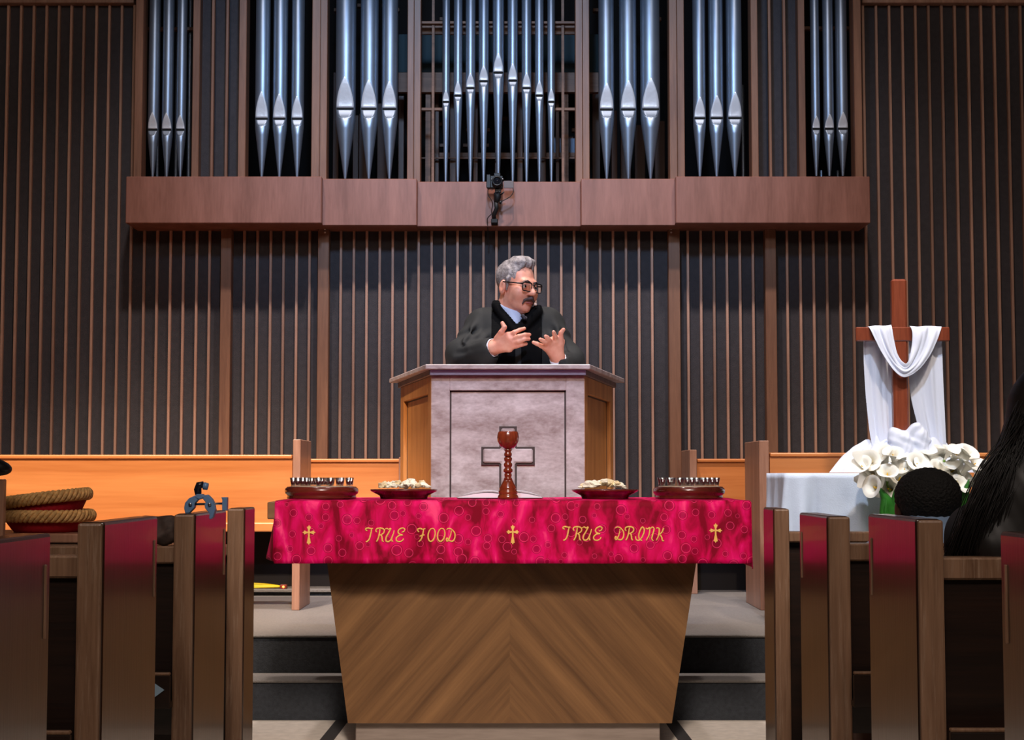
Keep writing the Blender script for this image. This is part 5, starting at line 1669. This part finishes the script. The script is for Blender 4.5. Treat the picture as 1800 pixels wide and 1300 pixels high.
# ================================================================== VIDEO CAMERA ON THE BEAM
YV = YB[2]-.10
kv = YV/F_PX
vc = thing('video_camera', tuple(P(872, 335, YV)), 'small black camera on a bracket clamped to the organ beam', 'camera')
def bx2(a, b, c_, d, y0, y1, nm, mat=black_plastic, bev=.004):
    return MB().box(X(a, YV, 330), X(b, YV, 330), YV+y0, YV+y1, Z(d, YV), Z(c_, YV), bev).build(nm, mat, vc)
cam_body = bx2(856, 884, 309.5, 331, -.02, .04, 'body')
bx2(855, 862.5, 308, 332, -.035, -.015, 'hand_grip')
bx2(868, 880, 304.5, 311, -.02, .03, 'viewfinder_hump')
q = P(874, 320, YV-.02)
Mq = Matrix.Translation(q) @ Matrix.Rotation(math.pi/2, 4, 'X')
MB().lathe([(9.5*kv, 0), (9.5*kv, .03), (8.6*kv, .034), (8.6*kv, .045), (7*kv, .045), (6.2*kv, .034), (0, .034)], 32, M=Mq).build('lens_barrel', black_plastic, vc)
lens_m = plain('lens_glass', lin(12,16,24), .05, coat=1)
MB().lathe([(6.3*kv, .034), (4*kv, .038), (0, .040)], 24, M=Mq).build('lens_glass', lens_m, vc)
screen_m = plain('flip_screen', lin(86,74,74), .3)
bx2(885, 903, 317.5, 330.5, .0, .008, 'flip_screen', screen_m, .002)
for px, py in ((864.5, 315), (884, 314.5), (864.5, 334), (874, 336.5)):
    c_ = P(px, py, YV-.025)
    MB().lathe([(0,0),(.004,0),(.004,.004),(0,.005)], 10, M=Matrix.Translation(c_) @ Matrix.Rotation(math.pi/2, 4, 'X')).build('chrome_knob', cl_steel, vc)
bx2(870, 881, 331, 339, -.01, .02, 'tripod_plate')
MB().tube([P(873, 338, YV), P(875, 346, YV), P(872, 356, YV)], [.018,.022,.014], 12).build('ball_head', black_rubber, vc)
MB().tube([P(879, 343, YV), P(886, 337, YV-.01)], .005, 8).build('pan_handle', black_plastic, vc)
MB().tube([P(872, 355, YV), P(873, 366, YV+.01), P(868, 378, YV+.02), P(869, 391, YV+.06)], [.014,.013,.014,.013], 10).build('bracket_arm', black_rubber, vc)
bx2(863, 875, 383, 391, .02, YB[2]-YV+.012, 'beam_clamp', black_rubber)
MB().tube([P(878, 355, YV), P(882, 356, YV)], .012, 8).build('lock_knob', black_plastic, vc)
def cable(pts, nm='cable'):
    MB().tube([Vector(p) for p in catmull([tuple(P(a, b, YV+c_)) for a, b, c_ in pts], 6)], .0028, 6).build(nm, black_rubber, vc)
cable([(902, 331, .0), (902, 338, .0), (896, 346, .0), (883, 353, .0), (878, 354, .0)])
cable([(858, 332, .0), (858, 342, .0), (864, 352, .0), (866, 360, .02), (864, 372, .03), (867, 380, .04)])
cable([(864, 376, .03), (857, 384, .06), (857, 396, .10), (858, 412, .16), (858, 430, .2)])

# ================================================================== YELLOW CABLE
ym = plain('yellow_cable', lin(220,190,20), .5)
zfl = Z_STAGE+.032
Yy = 9.12
yc = thing('extension_lead', (X(470, Yy), Yy, zfl), 'yellow extension lead with a glowing plug under the left choir pew', 'cable')
for dz in (0, 1, 2):
    pts = [(X(330, Yy), Yy+.02*dz, zfl+.008), (X(420, Yy), Yy-.02+.03*dz, zfl+.008+.008*dz), (X(465, Yy), Yy+.03*dz-.02, zfl+.010+.006*dz), (X(496, Yy), Yy, zfl+.012)]
    MB().tube([Vector(p) for p in catmull(pts, 6)], .006, 8).build('lead', ym, yc)
MB().box(X(495, Yy), X(507, Yy), Yy-.02, Yy+.02, zfl, zfl+.024, .004).build('plug', plain('plug_brown', lin(120,50,30), .5), yc)
gl = plain('plug_neon', lin(255,120,70), .4, emit=lin(255,90,40), estr=3.0)
c_ = Vector((X(500.5, Yy-.02), Yy-.021, zfl+.012))
MB().lathe([(0,0),(.007,0),(.0065,.003),(0,.004)], 14, M=Matrix.Translation(c_) @ Matrix.Rotation(math.pi/2, 4, 'X')).build('indicator_light', gl, yc)

# ================================================================== DARK BUNDLE ON A LEFT PEW RAIL
ct = SDF((-.96, 3.82, .80), (-.79, 3.96, .95), .004)
for i in range(4):
    xx = -.830-.022*i
    ct.cone((xx, 3.87, .853), (xx+.004, 3.885, .886-.004*(i % 2)), .020, .018, .012)
    ct.cone((xx, 3.915, .853), (xx, 3.90, .880), .018, .016, .012)
ct.plane((0, 0, .832), (0, 0, -1))
ct.field(lambda x, y, z: .0022*np.sin(120*x+90*z)+.0015*np.sin(190*z-110*x))
co = ct.build('folded_scarf', plain('scarf_dark', lin(64,48,42), .7, var=.4, vscale=60), None, 1)
tag(co, 'small dark brown folded scarf on the pew rail just left of the clamp', 'scarf')
